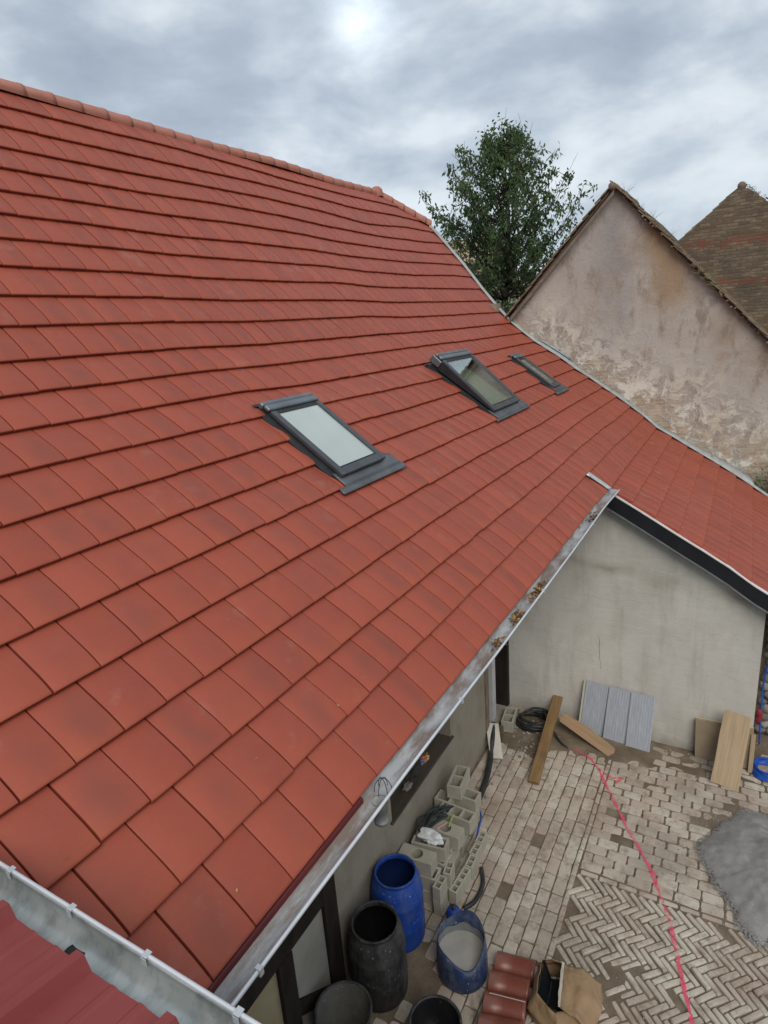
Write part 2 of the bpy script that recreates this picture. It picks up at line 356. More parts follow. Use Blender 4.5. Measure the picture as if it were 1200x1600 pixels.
# herringbone of bricks on edge
Wb, Lb = 0.073, 0.240; q = Lb/Wb; c45 = math.cos(R(45))
n_cells = 60
for a in range(-90, 130):
    for b in range(-40, 40):
        for kind in (0, 1):
            # 45 degree herringbone on a staggered lattice
            u = a*Wb+b*(Lb); v = a*Wb-b*(Lb)
            if kind == 0: pu, pvv, ang = u+Lb/2, v+Wb/2, 0.0
            else: pu, pvv, ang = u+Lb+Wb/2-Wb*0, v+Lb/2-Lb+Wb, R(90)
            X = 4.2+(pu*c45-pvv*c45); Y = -0.6+(pu*c45+pvv*c45)
            if 1.2 < X < 6.36 and -3.2 < Y < 1.33:
                bald = noise.noise((X*1.1, Y*1.1, 9.0))
                if bald > 0.50 or random.random() < 0.05: continue
                paver(X+wav(X, Y), Y+wav(Y, X), Lb-0.006, Wb-0.014, ang+R(45)+random.gauss(0, 0.035), 0.007+random.gauss(0, 0.004)-0.010*max(0, bald), tone=random.choice((0.55, 0.65, 0.72, 0.78, 0.2)))
tag(pv.build("brick_paving", PAVER), kind='structure')
# spray-painted setting-out line on the paving
PAINT = NT("pink_marking_paint")
def _p():
    t = PAINT; t.set('Base Color', (0.78, 0.075, 0.16)); t.set('Roughness', 0.7)
    al = t.ramp(t.math('ADD', t.math('MULTIPLY', t.noise(26, 5, 0.75), 0.75), t.math('MULTIPLY', t.noise(3.2, 3), 0.25)), [(0.42, 0.0), (0.55, 0.85)]); t.set('Alpha', al)
_p()
def paint(pts, w):
    pts = smooth_path([(x, y, 0) for x, y in pts], 14); vs = []; fs = []
    for i, p in enumerate(pts):
        d = (pts[min(i+1, len(pts)-1)]-pts[max(i-1, 0)]).normalized(); s = Vector((-d.y, d.x, 0))
        ww = w*(0.75+0.5*noise.noise((p.x*7, p.y*7, 0)))
        o = 0.012*noise.noise((p.x*11, p.y*11, 4)); zz = max(0.033, dirt_h(p.x, p.y)+0.006)
        vs += [p+s*(ww+o)+Vector((0, 0, zz)), p-s*(ww-o)+Vector((0, 0, zz))]
    for i in range(len(pts)-1): fs.append((2*i, 2*i+2, 2*i+3, 2*i+1))
    return vs, fs
pm = MB()
pm.add(*paint([(8.72, 1.95), (8.62, 1.70), (8.4, 1.5), (8.16, 1.37), (7.66, 1.08), (7.36, 0.91), (7.0, 0.67), (6.75, 0.53), (6.5, 0.42), (6.19, 0.29), (5.89, 0.19), (5.55, 0.10), (5.12, -0.03), (4.2, -0.3)], 0.029))
pm.add(*paint([(8.42, 1.50), (8.30, 1.30), (8.36, 1.16), (8.22, 1.22)], 0.03))
tag(pm.build("marking_line", PAINT.m), kind='structure')

# ------------------------------------------------------------------ main house
house = thing("tiled_house", (5.0, 3.6, 0), "long house with new red tiled roof, three roof windows and grey rendered wing", "house")
def tile_course(mb, k, X0, X1, off, holes=()):
    W = 0.30; i0 = math.floor((X0-off)/W)-1; th = 0.034
    X = off+i0*W
    while X < X1:
        a, b = max(X, X0), min(X+W, X1); X += W
        if b-a < 0.03: continue
        segs = [(a, b, 0.0, 1.0)]
        for (h0, h1, s0, s1) in holes:          # openings cut for roof windows
            new = []
            for (p, q, f0, f1) in segs:
                if q <= h0 or p >= h1 or k+1 <= s0 or k >= s1: new.append((p, q, f0, f1)); continue
                if p < h0: new.append((p, h0, f0, f1))
                if q > h1: new.append((h1, q, f0, f1))
                if k < s0: new.append((max(p, h0), min(q, h1), f0, s0-k))
                if k+1 > s1: new.append((max(p, h0), min(q, h1), s1-k, f1))
            segs = new
        var = (random.random(), random.random(), random.random(), 1)
        jz = random.gauss(0, 0.0007); jt = random.gauss(0, 0.0006); js = random.gauss(0, 0.0022); jx = random.gauss(0, 0.0010)
        for (p, q, f0, f1) in segs:
            if q-p < 0.02: continue
            gp = 0.0048 if p == a else 0.0; gq = 0.0048 if q == b else 0.0
            one_tile(mb, k, p+gp+jx, q-gq+jx, (a, b), f0, f1, th, var, jz, jt, js)
def one_tile(mb, k, p, q, full, f0, f1, th, var, jz, jt, js):
    fr = [0.0, 0.012, 0.05, 0.16, 0.34, 0.62, 1.06]; lift = [-0.0085, -0.0030, 0.0, 0.0045, 0.0075, 0.0055, 0.0]
    fs_ = [f0+(f1-f0)*f for f in fr] if (f0 > 0 or f1 < 1) else fr
    def pt(X, f, n):
        A = node(X, k); B = node(X, k+1); d = math.hypot(B[0]-A[0], B[1]-A[1]); ty, tz = (B[0]-A[0])/d, (B[1]-A[1])/d
        base = n-th*f+jz+jt*((X-p)/(q-p)-0.5)*4           # tilts down under the course above
        dd = d*f+(js if f < 0.5 else 0)
        return (X*K, A[0]+ty*dd-tz*base, A[1]+tz*dd+ty*base)
    vs = []; nrow = len(fs_)
    cols = [(p, 0.0), (p+0.004, 1.0), ((p+q)/2, 1.0), (q-0.004, 1.0), (q, 0.0)]
    for f, l in zip(fs_, lift):
        for X, e in cols: vs.append(pt(X, f, l-(0.0016 if e == 0 else 0)))
    nc = len(cols); faces = []; uvs = []
    def U(X): return (X-full[0])/(full[1]-full[0])
    for r in range(nrow-1):
        for c in range(nc-1):
            faces.append((r*nc+c, r*nc+c+1, (r+1)*nc+c+1, (r+1)*nc+c))
            uvs.append([(U(cols[c][0]), fs_[r]), (U(cols[c+1][0]), fs_[r]), (U(cols[c+1][0]), fs_[r+1]), (U(cols[c][0]), fs_[r+1])])
    b0 = len(vs)                                   # nose (undercut) and side skirts
    for X, e in cols: vs.append(pt(X, fs_[0]+0.026, -th+0.001))
    for c in range(nc-1):
        faces.append((c, b0+c, b0+c+1, c+1)); uvs.append([(U(cols[c][0]), 0)]*4)
    for side, X in ((0, p), (nc-1, q)):
        b1 = len(vs)
        for f in fs_: vs.append(pt(X, f, -th+0.001))
        for r in range(nrow-1):
            fc = (side+r*nc, side+(r+1)*nc, b1+r+1, b1+r)
            faces.append(fc if side == 0 else fc[::-1]); uvs.append([(U(X), fs_[r])]*4)
    i0 = len(mb.f); base = mb.add(vs, faces)
    for j, u in enumerate(uvs):
        mb.uv[i0+j] = u; mb.col[i0+j] = var
        if j < (nrow-1)*(nc-1): mb.sm.add(i0+j)
WIN = [(5.22, 6.10, 5.32, 8.30), (9.86, 11.18, 5.42, 8.80), (13.50, 14.03, 5.34, 8.20)]
holes = [(a-0.03, b+0.03, 5.0, s1) for a, b, s0, s1 in WIN]+[(b, b+0.24, 5.0, 5.55) for a, b, s0, s1 in WIN]+[(-50, 50, 22.22, 30)]
VX = 16.42
VT = ((-10, 17.02), (1, 17.0), (2, 16.86), (3, 16.74), (4, 16.68), (5, 16.60), (6, 16.48), (7, 16.36), (8, 16.29), (9, 16.30), (10, 16.28), (11, 16.22), (12, 16.22), (14, 16.28), (16, 16.38), (18, 16.46), (23, 16.5))
def verge_x(s):
    for (a, p), (b, q) in zip(VT, VT[1:]):
        if s <= b: return p+(q-p)*(s-a)/(b-a)
    return VT[-1][1]
tiles = MB()
HIP0, HIP1 = 15.02, 16.55      # half hip cuts the top corner
for k in range(0, 23):
    x1 = verge_x(k+0.5)
    if k >= 19: x1 = min(x1, HIP1-(HIP1-HIP0)*(k+0.2-19.6)/3.0)
    tile_course(tiles, k, 0.72 if k < 3 else 0.9, x1, 1.657+(0.15 if k % 2 else 0.0), holes)
for k in range(-9, 0):
    tile_course(tiles, k, 10.87, verge_x(k), 1.657+(0.15 if k % 2 else 0.0))
roof = tiles.build("roof", TILE, house)
# roofing felt / battens under the tiles and the unseen back slope
UND = simple("underlay", (0.03, 0.022, 0.02), (0.05, 0.035, 0.03), 8, 0.9, 0)
un = MB()
def strip(mb, Xs, ss, n, mi=0, smooth=True):
    vs = [surf(X, s, n) for s in ss for X in Xs]; w = len(Xs)
    mb.add(vs, [(j*w+i, j*w+i+1, (j+1)*w+i+1, (j+1)*w+i) for j in range(len(ss)-1) for i in range(w-1)], mi, smooth)
Xs = [0.76+0.5*i for i in range(31)]+[16.0]
strip(un, Xs, list(range(0, 23)), -0.055)
strip(un, [10.9+0.5*i for i in range(12)]+[16.9], list(range(-9, 1)), -0.055)
top = node(8, 22); zr = 3.33
un.add([(0.65, top[0]+0.13, top[1]-0.02), (13.0, top[0]+0.13, top[1]+0.02), (14.2, top[0]+5.5, 4.4), (0.65, top[0]+5.5, 4.4)], [(0, 1, 2, 3)])
un.build("roof_underlay", UND, roof)
RT = NT("ridge_clay"); 
def _rt():
    t = RT; c = t.ramp(t.noise(5, 6, 0.6), [(0.3, (0.31, 0.115, 0.080)), (0.7, (0.38, 0.150, 0.108))]); c = t.mix(t.ramp(t.noise(22, 5, 0.7), [(0.5, 0), (0.75, 0.4)]), c, (0.36, 0.21, 0.15))
    t.set('Base Color', c); t.set('Roughness', 0.6); t.bump(t.noise(200, 3), 0.1, 0.003)
_rt()
# half-round ridge and hip caps, each overlapping the next
def caps(path, name, L=0.36, r=0.088):
    mb = MB(); path = [Vector(p) for p in path]; tot = sum((path[i+1]-path[i]).length for i in range(len(path)-1)); n = int(tot/L)
    def at(d):
        for i in range(len(path)-1):
            l = (path[i+1]-path[i]).length
            if d <= l or i == len(path)-2: return path[i].lerp(path[i+1], d/l)
            d -= l
    for i in range(n+1):
        a, b = at(i*L), at(min(tot, i*L+L*1.06)); t = (b-a)
        if t.length < 0.05: continue
        t.normalize(); sd = t.cross(Vector((0, 0, 1))).normalized(); up = sd.cross(t); seg = 12; vs = []; fs = []
        prof = [(0.0, 0.92), (0.85, 1.0), (0.87, 1.055), (1.0, 1.055)]
        for f, rr in prof:
            c = a.lerp(b, f)
            for m in range(seg+1):
                an = math.pi*(m/seg)*1.36-0.565; vs.append(c+sd*math.cos(an)*r*rr+up*math.sin(an)*r*rr)
        w = seg+1
        for j in range(len(prof)-1):
            for m in range(seg): fs.append((j*w+m, j*w+m+1, (j+1)*w+m+1, (j+1)*w+m))
        fs.append(tuple((len(prof)-1)*w+m for m in range(w))); fs.append(tuple(range(w))[::-1])
        mb.add(vs, fs, 0, True)
    return mb.build(name, RT.m, roof)
ry, rzz = 8.44*K, (3.235+ZC)*K
def rw(X): return (X*K, ry+0.01*math.sin(X), rzz+0.018*math.sin(X*1.3)+0.012*noise.noise((X, 0, 0)))
caps([rw(X) for X in (0.8, 3, 5, 7, 9, 11, 13, 14.4, HIP0)], "ridge")
e = MB(); e.lathe([(0.0, 0.155), (0.07, 0.14), (0.125, 0.09), (0.145, 0.0), (0.14, -0.06)], (HIP0*K, ry, rzz), 20)
e.build("ridge_end_cap", RT.m, roof)
h1 = surf(HIP1, 19.75, 0.0)
caps([(HIP0*K+0.05, ry, rzz-0.01), tuple(h1)], "hip", 0.33, 0.105)
# small hipped triangle beyond the hip
hp = MB(); hp.add([(HIP0*K, ry, rzz), tuple(h1), (HIP1*K, ry+0.6, h1.z)], [(0, 1, 2)]); hp.build("hip_slope", RT.m, roof)
# zinc
def zinc(name, c1, c2, stain=(0.30, 0.22, 0.17), amt=(0.56, 0.74), rough=0.38, metal=0.55):
    t = NT(name); c = t.ramp(t.noise(4, 6, 0.6, t.map(sc=(1, 1, 1))), [(0.3, c1), (0.7, c2)])
    c = t.mix(t.ramp(t.noise(3.2, 8, 0.68, t.map(sc=(0.8, 3, 3))), [(amt[0], 0.0), (amt[1], 0.8)]), c, stain)
    t.set('Base Color', c); t.set('Metallic', metal); t.set('Roughness', t.ramp(t.noise(9, 4), [(0.3, rough), (0.7, rough+0.2)])); t.bump(t.noise(5, 3), 0.12, 0.01); return t.m
ZN = zinc("weathered_zinc", (0.50, 0.53, 0.56), (0.66, 0.69, 0.71)); ZNP = zinc("galvanised_lip", (0.60, 0.64, 0.68), (0.78, 0.81, 0.84), amt=(0.72, 0.9))
ZDK = zinc("dark_zinc", (0.30, 0.34, 0.36), (0.46, 0.50, 0.52), (0.12, 0.13, 0.13), (0.5, 0.75), 0.35, 0.6)
# verge flashing down the far edge of the roof
vf = MB(); ss = [-9+0.25*i for i in range(4*29)]; ss = [s for s in ss if s <= 19.6]; vs = []; fs = []
for s in ss:
    x = verge_x(s); yy_ = surf(x, s).y; wd = 0.030 if s > 10.8 else max(0.12, (13.99+(4.75-yy_)*0.24+0.012-x*K)/K)
    if s < -5.8: wd = 0.03
    jj = 0.006*noise.noise((s*0.9, 0, 0))
    vs += [surf(x-0.05, s, 0.002+0.004), surf(x-0.05, s, 0.030+jj), surf(x+wd*0.5, s, 0.034+jj), surf(x+wd, s, 0.045+jj), surf(x+wd+0.01, s, -0.10)]
for i in range(len(ss)-1):
    for m in range(4): fs.append((i*5+m, i*5+m+1, (i+1)*5+m+1, (i+1)*5+m))
vf.add(vs, fs, 0, True)
vfl = vf.build("verge_flashing", zinc("flashing_grey", (0.30, 0.315, 0.31), (0.42, 0.435, 0.43), (0.24, 0.235, 0.22), (0.5, 0.7), 0.55, 0.15), house)
# short open channel with brackets along the upper part of the flashing
ch = MB(); pts = [surf(verge_x(s)+0.19, s, 0.06) for s in [6.6+0.2*i for i in range(23)]]
ch.tube(pts, 0.020, 8); ch.tube([p+Vector((0.045, 0, 0.01)) for p in pts], 0.012, 8)
for i in (4, 10, 17): ch.tube([pts[i]+Vector((0, 0, 0.0)), pts[i]+Vector((0.01, 0, 0.07)), pts[i]+Vector((0.06, 0, 0.07))], 0.012, 6)
ch.build("flashing_strip", simple("strip_steel", (0.17, 0.21, 0.25), (0.27, 0.32, 0.36), 5, 0.4, 0.1, 20, 0.5, 0.5), vfl)
for s in (5.0, 2.0, -0.1, -1.0, -3.4):
    br = MB(); p = surf(verge_x(s)+0.15, s, 0.03); br.box(p.x-0.012, p.x+0.02, p.y-0.012, p.y+0.012, p.z-0.02, p.z+0.055); br.build("flashing_hook", ZDK, vfl)

# roof windows ------------------------------------------------------
FRM = simple("grey_aluminium", (0.050, 0.057, 0.064), (0.078, 0.087, 0.096), 7, 0.36, 0.05, 60, 0.5, 0.35)
FRL = simple("light_aluminium", (0.115, 0.13, 0.146), (0.165, 0.185, 0.205), 7, 0.36, 0.05, 60, 0.5, 0.45)
BLK = simple("black_rubber", (0.012, 0.013, 0.015), (0.022, 0.024, 0.027), 8, 0.5, 0.05)
LEAD = simple("pleated_lead_apron", (0.072, 0.080, 0.088), (0.115, 0.126, 0.136), 6, 0.48, 0.2, 30, 0.5, 0.25)
def glass_mat(name, base, rough=0.04, tr=0.0):
    t = NT(name); t.set('Base Color', base); t.set('Roughness', rough); t.set('Specular IOR Level', 0.9); t.set('IOR', 1.6); t.set('Coat Weight', 1.0); t.set('Coat Roughness', 0.03)
    if tr: t.set('Transmission Weight', tr)
    return t.m
def roof_window(idx, X0, X1, s0, s1, lift0, lift1, pane_mat, pane_kind, label):
    """local frame: u along X, v up the slope, n off the roof (metres)"""
    Xc = (X0+X1)/2; A, B = surf(Xc, s0), surf(Xc, s1); ez = Vector((1, 0, 0)); ev = (B-A); H = ev.length; ev.normalize(); en = ez.cross(ev).normalized()
    W = (X1-X0)*K
    tilt = math.atan2(lift1-lift0, H)
    def MT(off_n=0.0, rot=0.0):
        m = Matrix((ez, ev, en)).transposed().to_4x4(); m.translation = A+en*off_n
        return m @ Matrix.Rotation(rot, 4, 'X')
    base = MT(0.0); sash = MT(lift0, tilt); w2 = W/2; fr = 0.062
    f = MB()     # fixed outer frame, half sunk in the roof
    for a, b in ((-w2, -w2+0.05), (w2-0.05, w2)): f.box(a, b, -0.01, H-0.01, -0.05, max(0.035, lift0-0.012), 0, base)
    f.box(-w2+0.05, w2-0.05, -0.01, 0.06, -0.05, max(0.035, lift0-0.012), 0, base); f.box(-w2+0.05, w2-0.05, H-0.06, H-0.01, -0.05, lift0+0.0, 0, base)
    wb = f.build("skylight", BLK, house, 0.006); tag(wb, label)
    g_ = MB()    # sash: stiles, rails
    for a, b in ((-w2-0.012, -w2+fr), (w2-fr, w2+0.012)):
        g_.box(a, b, -0.02, H-0.13, 0.0, 0.042, 0, sash)
    g_.box(-w2+fr, w2-fr, -0.02, 0.066, 0.0, 0.039, 0, sash)
    if lift1-lift0 > 0.05:     # tilted: closed side cheeks of the raised sash
        for a in (-w2, w2-0.018):
            lo = [base @ Vector(p) for p in ((a, 0.0, 0.0), (a+0.018, 0.0, 0.0), (a+0.018, H-0.12, 0.0), (a, H-0.12, 0.0))]
            hi = [sash @ Vector(p) for p in ((a, 0.0, -0.004), (a+0.018, 0.0, -0.004), (a+0.018, H-0.12, -0.004), (a, H-0.12, -0.004))]
            g_.hull8(lo, hi, 1)
    g_.build("sash", [FRM, BLK], wb, 0.009)
    c = MB(); c.box(-w2-0.022, w2+0.022, H-0.122, H-0.045, 0.012, 0.056, 0, sash); c.box(-w2-0.022, w2+0.022, H-0.042, H+0.015, -0.02, 0.046, 0, sash)
    if lift1-lift0 > 0.05: c.box(-w2-0.03, w2+0.03, H-0.15, H+0.035, -0.10, 0.010, 0, sash)
    c.build("top_cover", FRL, wb, 0.02, 3)
    r = MB(); r.box(-w2+fr, w2-fr, 0.0675, 0.078, 0.024, 0.037, 0, sash); r.build("glazing_bead", BLK, wb)
    r = MB(); r.box(-w2+fr, w2-fr, H-0.170, H-0.126, 0.026, 0.032, 0, sash); r.build("glazing_bead", BLK, wb)
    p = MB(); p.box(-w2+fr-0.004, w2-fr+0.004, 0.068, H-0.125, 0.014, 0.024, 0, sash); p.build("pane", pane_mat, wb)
    if pane_kind == 'see':     # added sheet, tinted pale green to stand in for reflections on the glass
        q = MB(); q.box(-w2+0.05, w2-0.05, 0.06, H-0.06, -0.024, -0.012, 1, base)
        q.build("lining", [simple("reflection_green", (0.24, 0.27, 0.22), (0.32, 0.35, 0.29), 3, 0.7, 0), simple("reflection_pale", (0.34, 0.38, 0.31), (0.42, 0.46, 0.39), 2, 0.7, 0)], wb)
    fl = MB()    # pleated apron below, flat side gutters and head flashing
    n = 46
    for ha_, hb_, sl in ((w2+0.05, w2+0.22, [4.97, 5.12, s0+0.02, s0+0.16]), (w2+0.16, w2+0.26, [s0-0.52, s0-0.46, 4.99])):
        if sl[0] > sl[-1]: continue
        vs = []; fs = []
        for j, s in enumerate(sl):
            for i in range(n+1):
                uu = -ha_+(ha_+hb_)*i/n; amp = (0.0035 if i % 2 else -0.001)*(1 if j < 2 else 0.5)
                vs.append(surf(Xc+uu/K, s if s < 5 or j else s-0.0, (0.007 if s < 4.98 else 0.010 if j == 0 else 0.012)+amp+0.003*noise.noise((uu*6, s*3, idx))))
        for j in range(len(sl)-1):
            for i in range(n): fs.append((j*(n+1)+i, j*(n+1)+i+1, (j+1)*(n+1)+i+1, (j+1)*(n+1)+i))
        fl.add(vs, fs, 0, True)
    fl.build("apron", LEAD, wb, solid=0.004)
    sd = MB()
    for a in (-w2-0.075, w2+0.002):
        lo = [base @ Vector(p_) for p_ in ((a, -0.02, -0.06), (a+0.073, -0.02, -0.06), (a+0.073, H+0.03, -0.06), (a, H+0.03, -0.06))]
        hi = [base @ Vector(p_) for p_ in ((a, -0.02, -0.008), (a+0.073, -0.02, 0.012), (a+0.073, H+0.03, 0.012), (a, H+0.03, -0.008))]
        sd.hull8(lo, hi)
    hw = w2+0.05; vs = [surf(Xc+u_/K, s_, n_) for (u_, s_, n_) in ((-hw, s1-0.02, 0.014), (hw, s1-0.02, 0.014), (hw, s1+0.10, 0.008), (-hw-0.03, s1+0.10, 0.008))]
    sd.add(vs, [(0, 1, 2, 3)]); sd.build("side_flashing", BLK, wb)
PANE1 = NT("pane_with_painted_sky")
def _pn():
    t = PANE1; t.set('Base Color', t.ramp(t.noise(1.6, 3), [(0.3, (0.34, 0.395, 0.37)), (0.7, (0.40, 0.45, 0.425))])); t.set('Roughness', 0.12); t.set('Coat Weight', 1.0); t.set('Coat Roughness', 0.03); t.set('Specular IOR Level', 0.7)  # pale green-white of the reflected sky is put into the base colour
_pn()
GLS = NT("clear_pane")
def _gl():
    t = GLS; n = t.n; tr = n.new('ShaderNodeBsdfTransparent'); tr.inputs[0].default_value = (0.80, 0.86, 0.82, 1); gl = n.new('ShaderNodeBsdfGlossy'); gl.inputs['Roughness'].default_value = 0.02; gl.inputs[0].default_value = (0.9, 0.95, 0.93, 1)
    ge = n.new('ShaderNodeNewGeometry'); dp_ = n.new('ShaderNodeVectorMath'); dp_.operation = 'DOT_PRODUCT'; t.link(ge.outputs['Incoming'], dp_.inputs[0]); t.link(ge.outputs['Normal'], dp_.inputs[1]); rf_ = t.math('ADD', t.math('MULTIPLY', t.math('POWER', t.math('SUBTRACT', 1.0, t.math('ABSOLUTE', dp_.outputs['Value'])), 3.0), 0.9), 0.12); mx = n.new('ShaderNodeMixShader'); t.link(rf_, mx.inputs[0]); t.link(tr.outputs[0], mx.inputs[1]); t.link(gl.outputs[0], mx.inputs[2]); t.link(mx.outputs[0], n['Material Output'].inputs[0])
_gl()
roof_window(1, *WIN[0], 0.022, 0.022, PANE1.m, 'sheen', "closed roof window with a pale blind of sky painted into the glass, nearest the camera")
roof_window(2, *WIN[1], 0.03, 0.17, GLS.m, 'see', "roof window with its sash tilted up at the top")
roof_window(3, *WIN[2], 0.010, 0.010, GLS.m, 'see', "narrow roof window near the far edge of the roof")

# gutter along the eave ---------------------------------------------
def sweep(mb, path, prof, side, upv=Vector((0, 0, 1)), mi=0):
    """open profile (list of (across, up)) swept along path; side = across direction"""
    w = len(prof); vs = [Vector(p)+side*a+upv*b for p in path for a, b in prof]
    mb.add(vs, [(i*w+j, i*w+j+1, (i+1)*w+j+1, (i+1)*w+j) for i in range(len(path)-1) for j in range(w-1)], mi, True)
gx = [0.92+0.25*i for i in range(40)]; gx = [x for x in gx if x < 10.80]+[10.82]
gp = []
for X in gx:
    y, z = node(X, 0); gp.append(Vector((X*K, y, z-0.030+0.004*noise.noise((X*1.1, 3, 0)))))
prof = [(0.028, 0.028), (0.026, 0.018)]+[(-0.048+0.074*math.cos(a), 0.012-0.062*math.sin(a)) for a in [math.pi*i/12 for i in range(13)]]+[(-0.122, 0.018)]
gt = MB(); sweep(gt, gp, prof, Vector((0, 1, 0)))
gut = gt.build("gutter", zinc("rusty_zinc_channel", (0.30, 0.315, 0.33), (0.44, 0.455, 0.465), (0.17, 0.105, 0.070), (0.43, 0.60), 0.5, 0.25), house, solid=0.004)
gb = MB(); gb.tube([p+Vector((0, -0.127, 0.020)) for p in gp], 0.0095, 10); gb.build("gutter_bead", ZNP, gut)
ge = MB(); p = gp[-1]; ge.prism([(a, b) for a, b in prof], 0.006, Matrix(((0, 0, 1, p.x), (1, 0, 0, p.y), (0, 1, 0, p.z), (0, 0, 0, 1)))); ge.build("gutter_end_cap", ZNP, gut)
for Xc in (1.50, 3.9, 6.2, 8.7):
    c = MB(); y, z = node(Xc, 0); c.box(Xc*K-0.012, Xc*K+0.012, y-0.142, y-0.112, z-0.035, z+0.004)
    c.build("gutter_bracket", ZN, gut, 0.003)
# red eave trim between tiles and channel
et = MB(); sweep(et, [q for q in gp if q.x < 2.45], [(0.055, 0.006), (0.016, 0.006), (0.004, 0.000), (0.004, -0.03)], Vector((0, 1, 0)))
et.build("eave_trim", simple("dark_red_trim", (0.085, 0.012, 0.014), (0.12, 0.018, 0.019), 6, 0.5, 0.05), house)
# outlet with wire leaf guard
dp = MB(); q = min(gp, key=lambda v: abs(v.x-2.36)); oc = (2.36, q.y-0.062, q.z)
dp.lathe([(0.044, -0.04), (0.042, -0.10), (0.037, -0.105), (0.037, -0.165), (0.041, -0.167), (0.041, -0.182), (0.034, -0.182), (0.033, -0.12)], oc, 24)
dp.build("downpipe", simple("dull_grey_pipe", (0.15, 0.16, 0.165), (0.24, 0.25, 0.25), 8, 0.5, 0.1, 30, 0.4, 0.3), gut)
wr = MB()
for an in (0, 60, 120):
    d = Vector((math.cos(R(an)), math.sin(R(an)), 0))*0.05; b = Vector((2.42, q.y-0.05, q.z-0.03))
    wr.tube([b+d*math.cos(math.pi*i/10)+Vector((0, 0, 0.085*math.sin(math.pi*i/10))) for i in range(11)], 0.0022, 5)
wr.build("leaf_guard", BLK, gut)
# lead strip where the eave stops against the wing roof
ls = MB(); vs = []; N = 8
for i in range(N+1):
    s = 1.02-1.06*i/N; xc = 10.42+0.36*i/N
    vs += [surf(xc-0.10, max(s, -0.02), 0.012), surf(xc-0.02, max(s, -0.02), 0.024), surf(xc+0.09, max(s, -0.02), 0.014)]
ls.add(vs, [(i*3+j, i*3+j+1, (i+1)*3+j+1, (i+1)*3+j) for i in range(N) for j in range(2)], 0, True); ls.build("abutment_strip", ZN, house, solid=0.003)
# black bargeboard of the wing
RX = 10.87*K
def ru(y, z): return (y*K, (z+ZC)*K)
tp = [ru(*p) for p in ((1.97, -2.95), (1.4, -3.285), (0.79, -3.655), (0.4, -3.885), (0.01, -4.125), (-0.2, -4.275), (-0.37, -4.395), (-0.55, -4.50), (-0.9, -4.72), (-1.44, -5.10))]
bb = MB(); vs = []; hgt = 0.235
for y, z in tp: vs += [(RX-0.035, y, z), (RX+0.0, y, z), (RX+0.0, y, z-hgt), (RX-0.035, y, z-hgt)]
fs = [(i*4+j, i*4+(j+1) % 4, (i+1)*4+(j+1) % 4, (i+1)*4+j) for i in range(len(tp)-1) for j in range(4)]+[(0, 1, 2, 3), tuple((len(tp)-1)*4+j for j in (3, 2, 1, 0))]
bb.add(vs, fs); barge = bb.build("bargeboard", simple("black_board", (0.010, 0.011, 0.014), (0.018, 0.019, 0.023), 4, 0.42, 0.05, 30, 0.4), house)
for nm, dz, h2, mt in (("edge_strip", 0.018, 0.016, simple("pale_edge_metal", (0.62, 0.60, 0.59), (0.74, 0.72, 0.71), 6, 0.45, 0.05, 20, 0.5, 0.2)), ("lower_trim", -hgt-0.002, 0.022, simple("grey_trim", (0.13, 0.14, 0.155), (0.19, 0.2, 0.21), 6, 0.45, 0.05))):
    m = MB(); vs = []
    for y, z in tp: vs += [(RX-0.045, y, z+dz), (RX+0.012, y, z+dz+0.004), (RX+0.012, y, z+dz-h2), (RX-0.045, y, z+dz-h2)]
    m.add(vs, fs); m.build(nm, mt, barge)
sf = MB(); vs = []
for y, z in tp: vs += [(RX, y, z-hgt+0.03), (9.5, y, z-hgt+0.03)]
sf.add(vs, [(2*i, 2*i+1, 2*i+3, 2*i+2) for i in range(len(tp)-1)]); sf.build("soffit", simple("soffit_board", (0.06, 0.05, 0.045), (0.09, 0.08, 0.07), 5, 0.7, 0), barge)
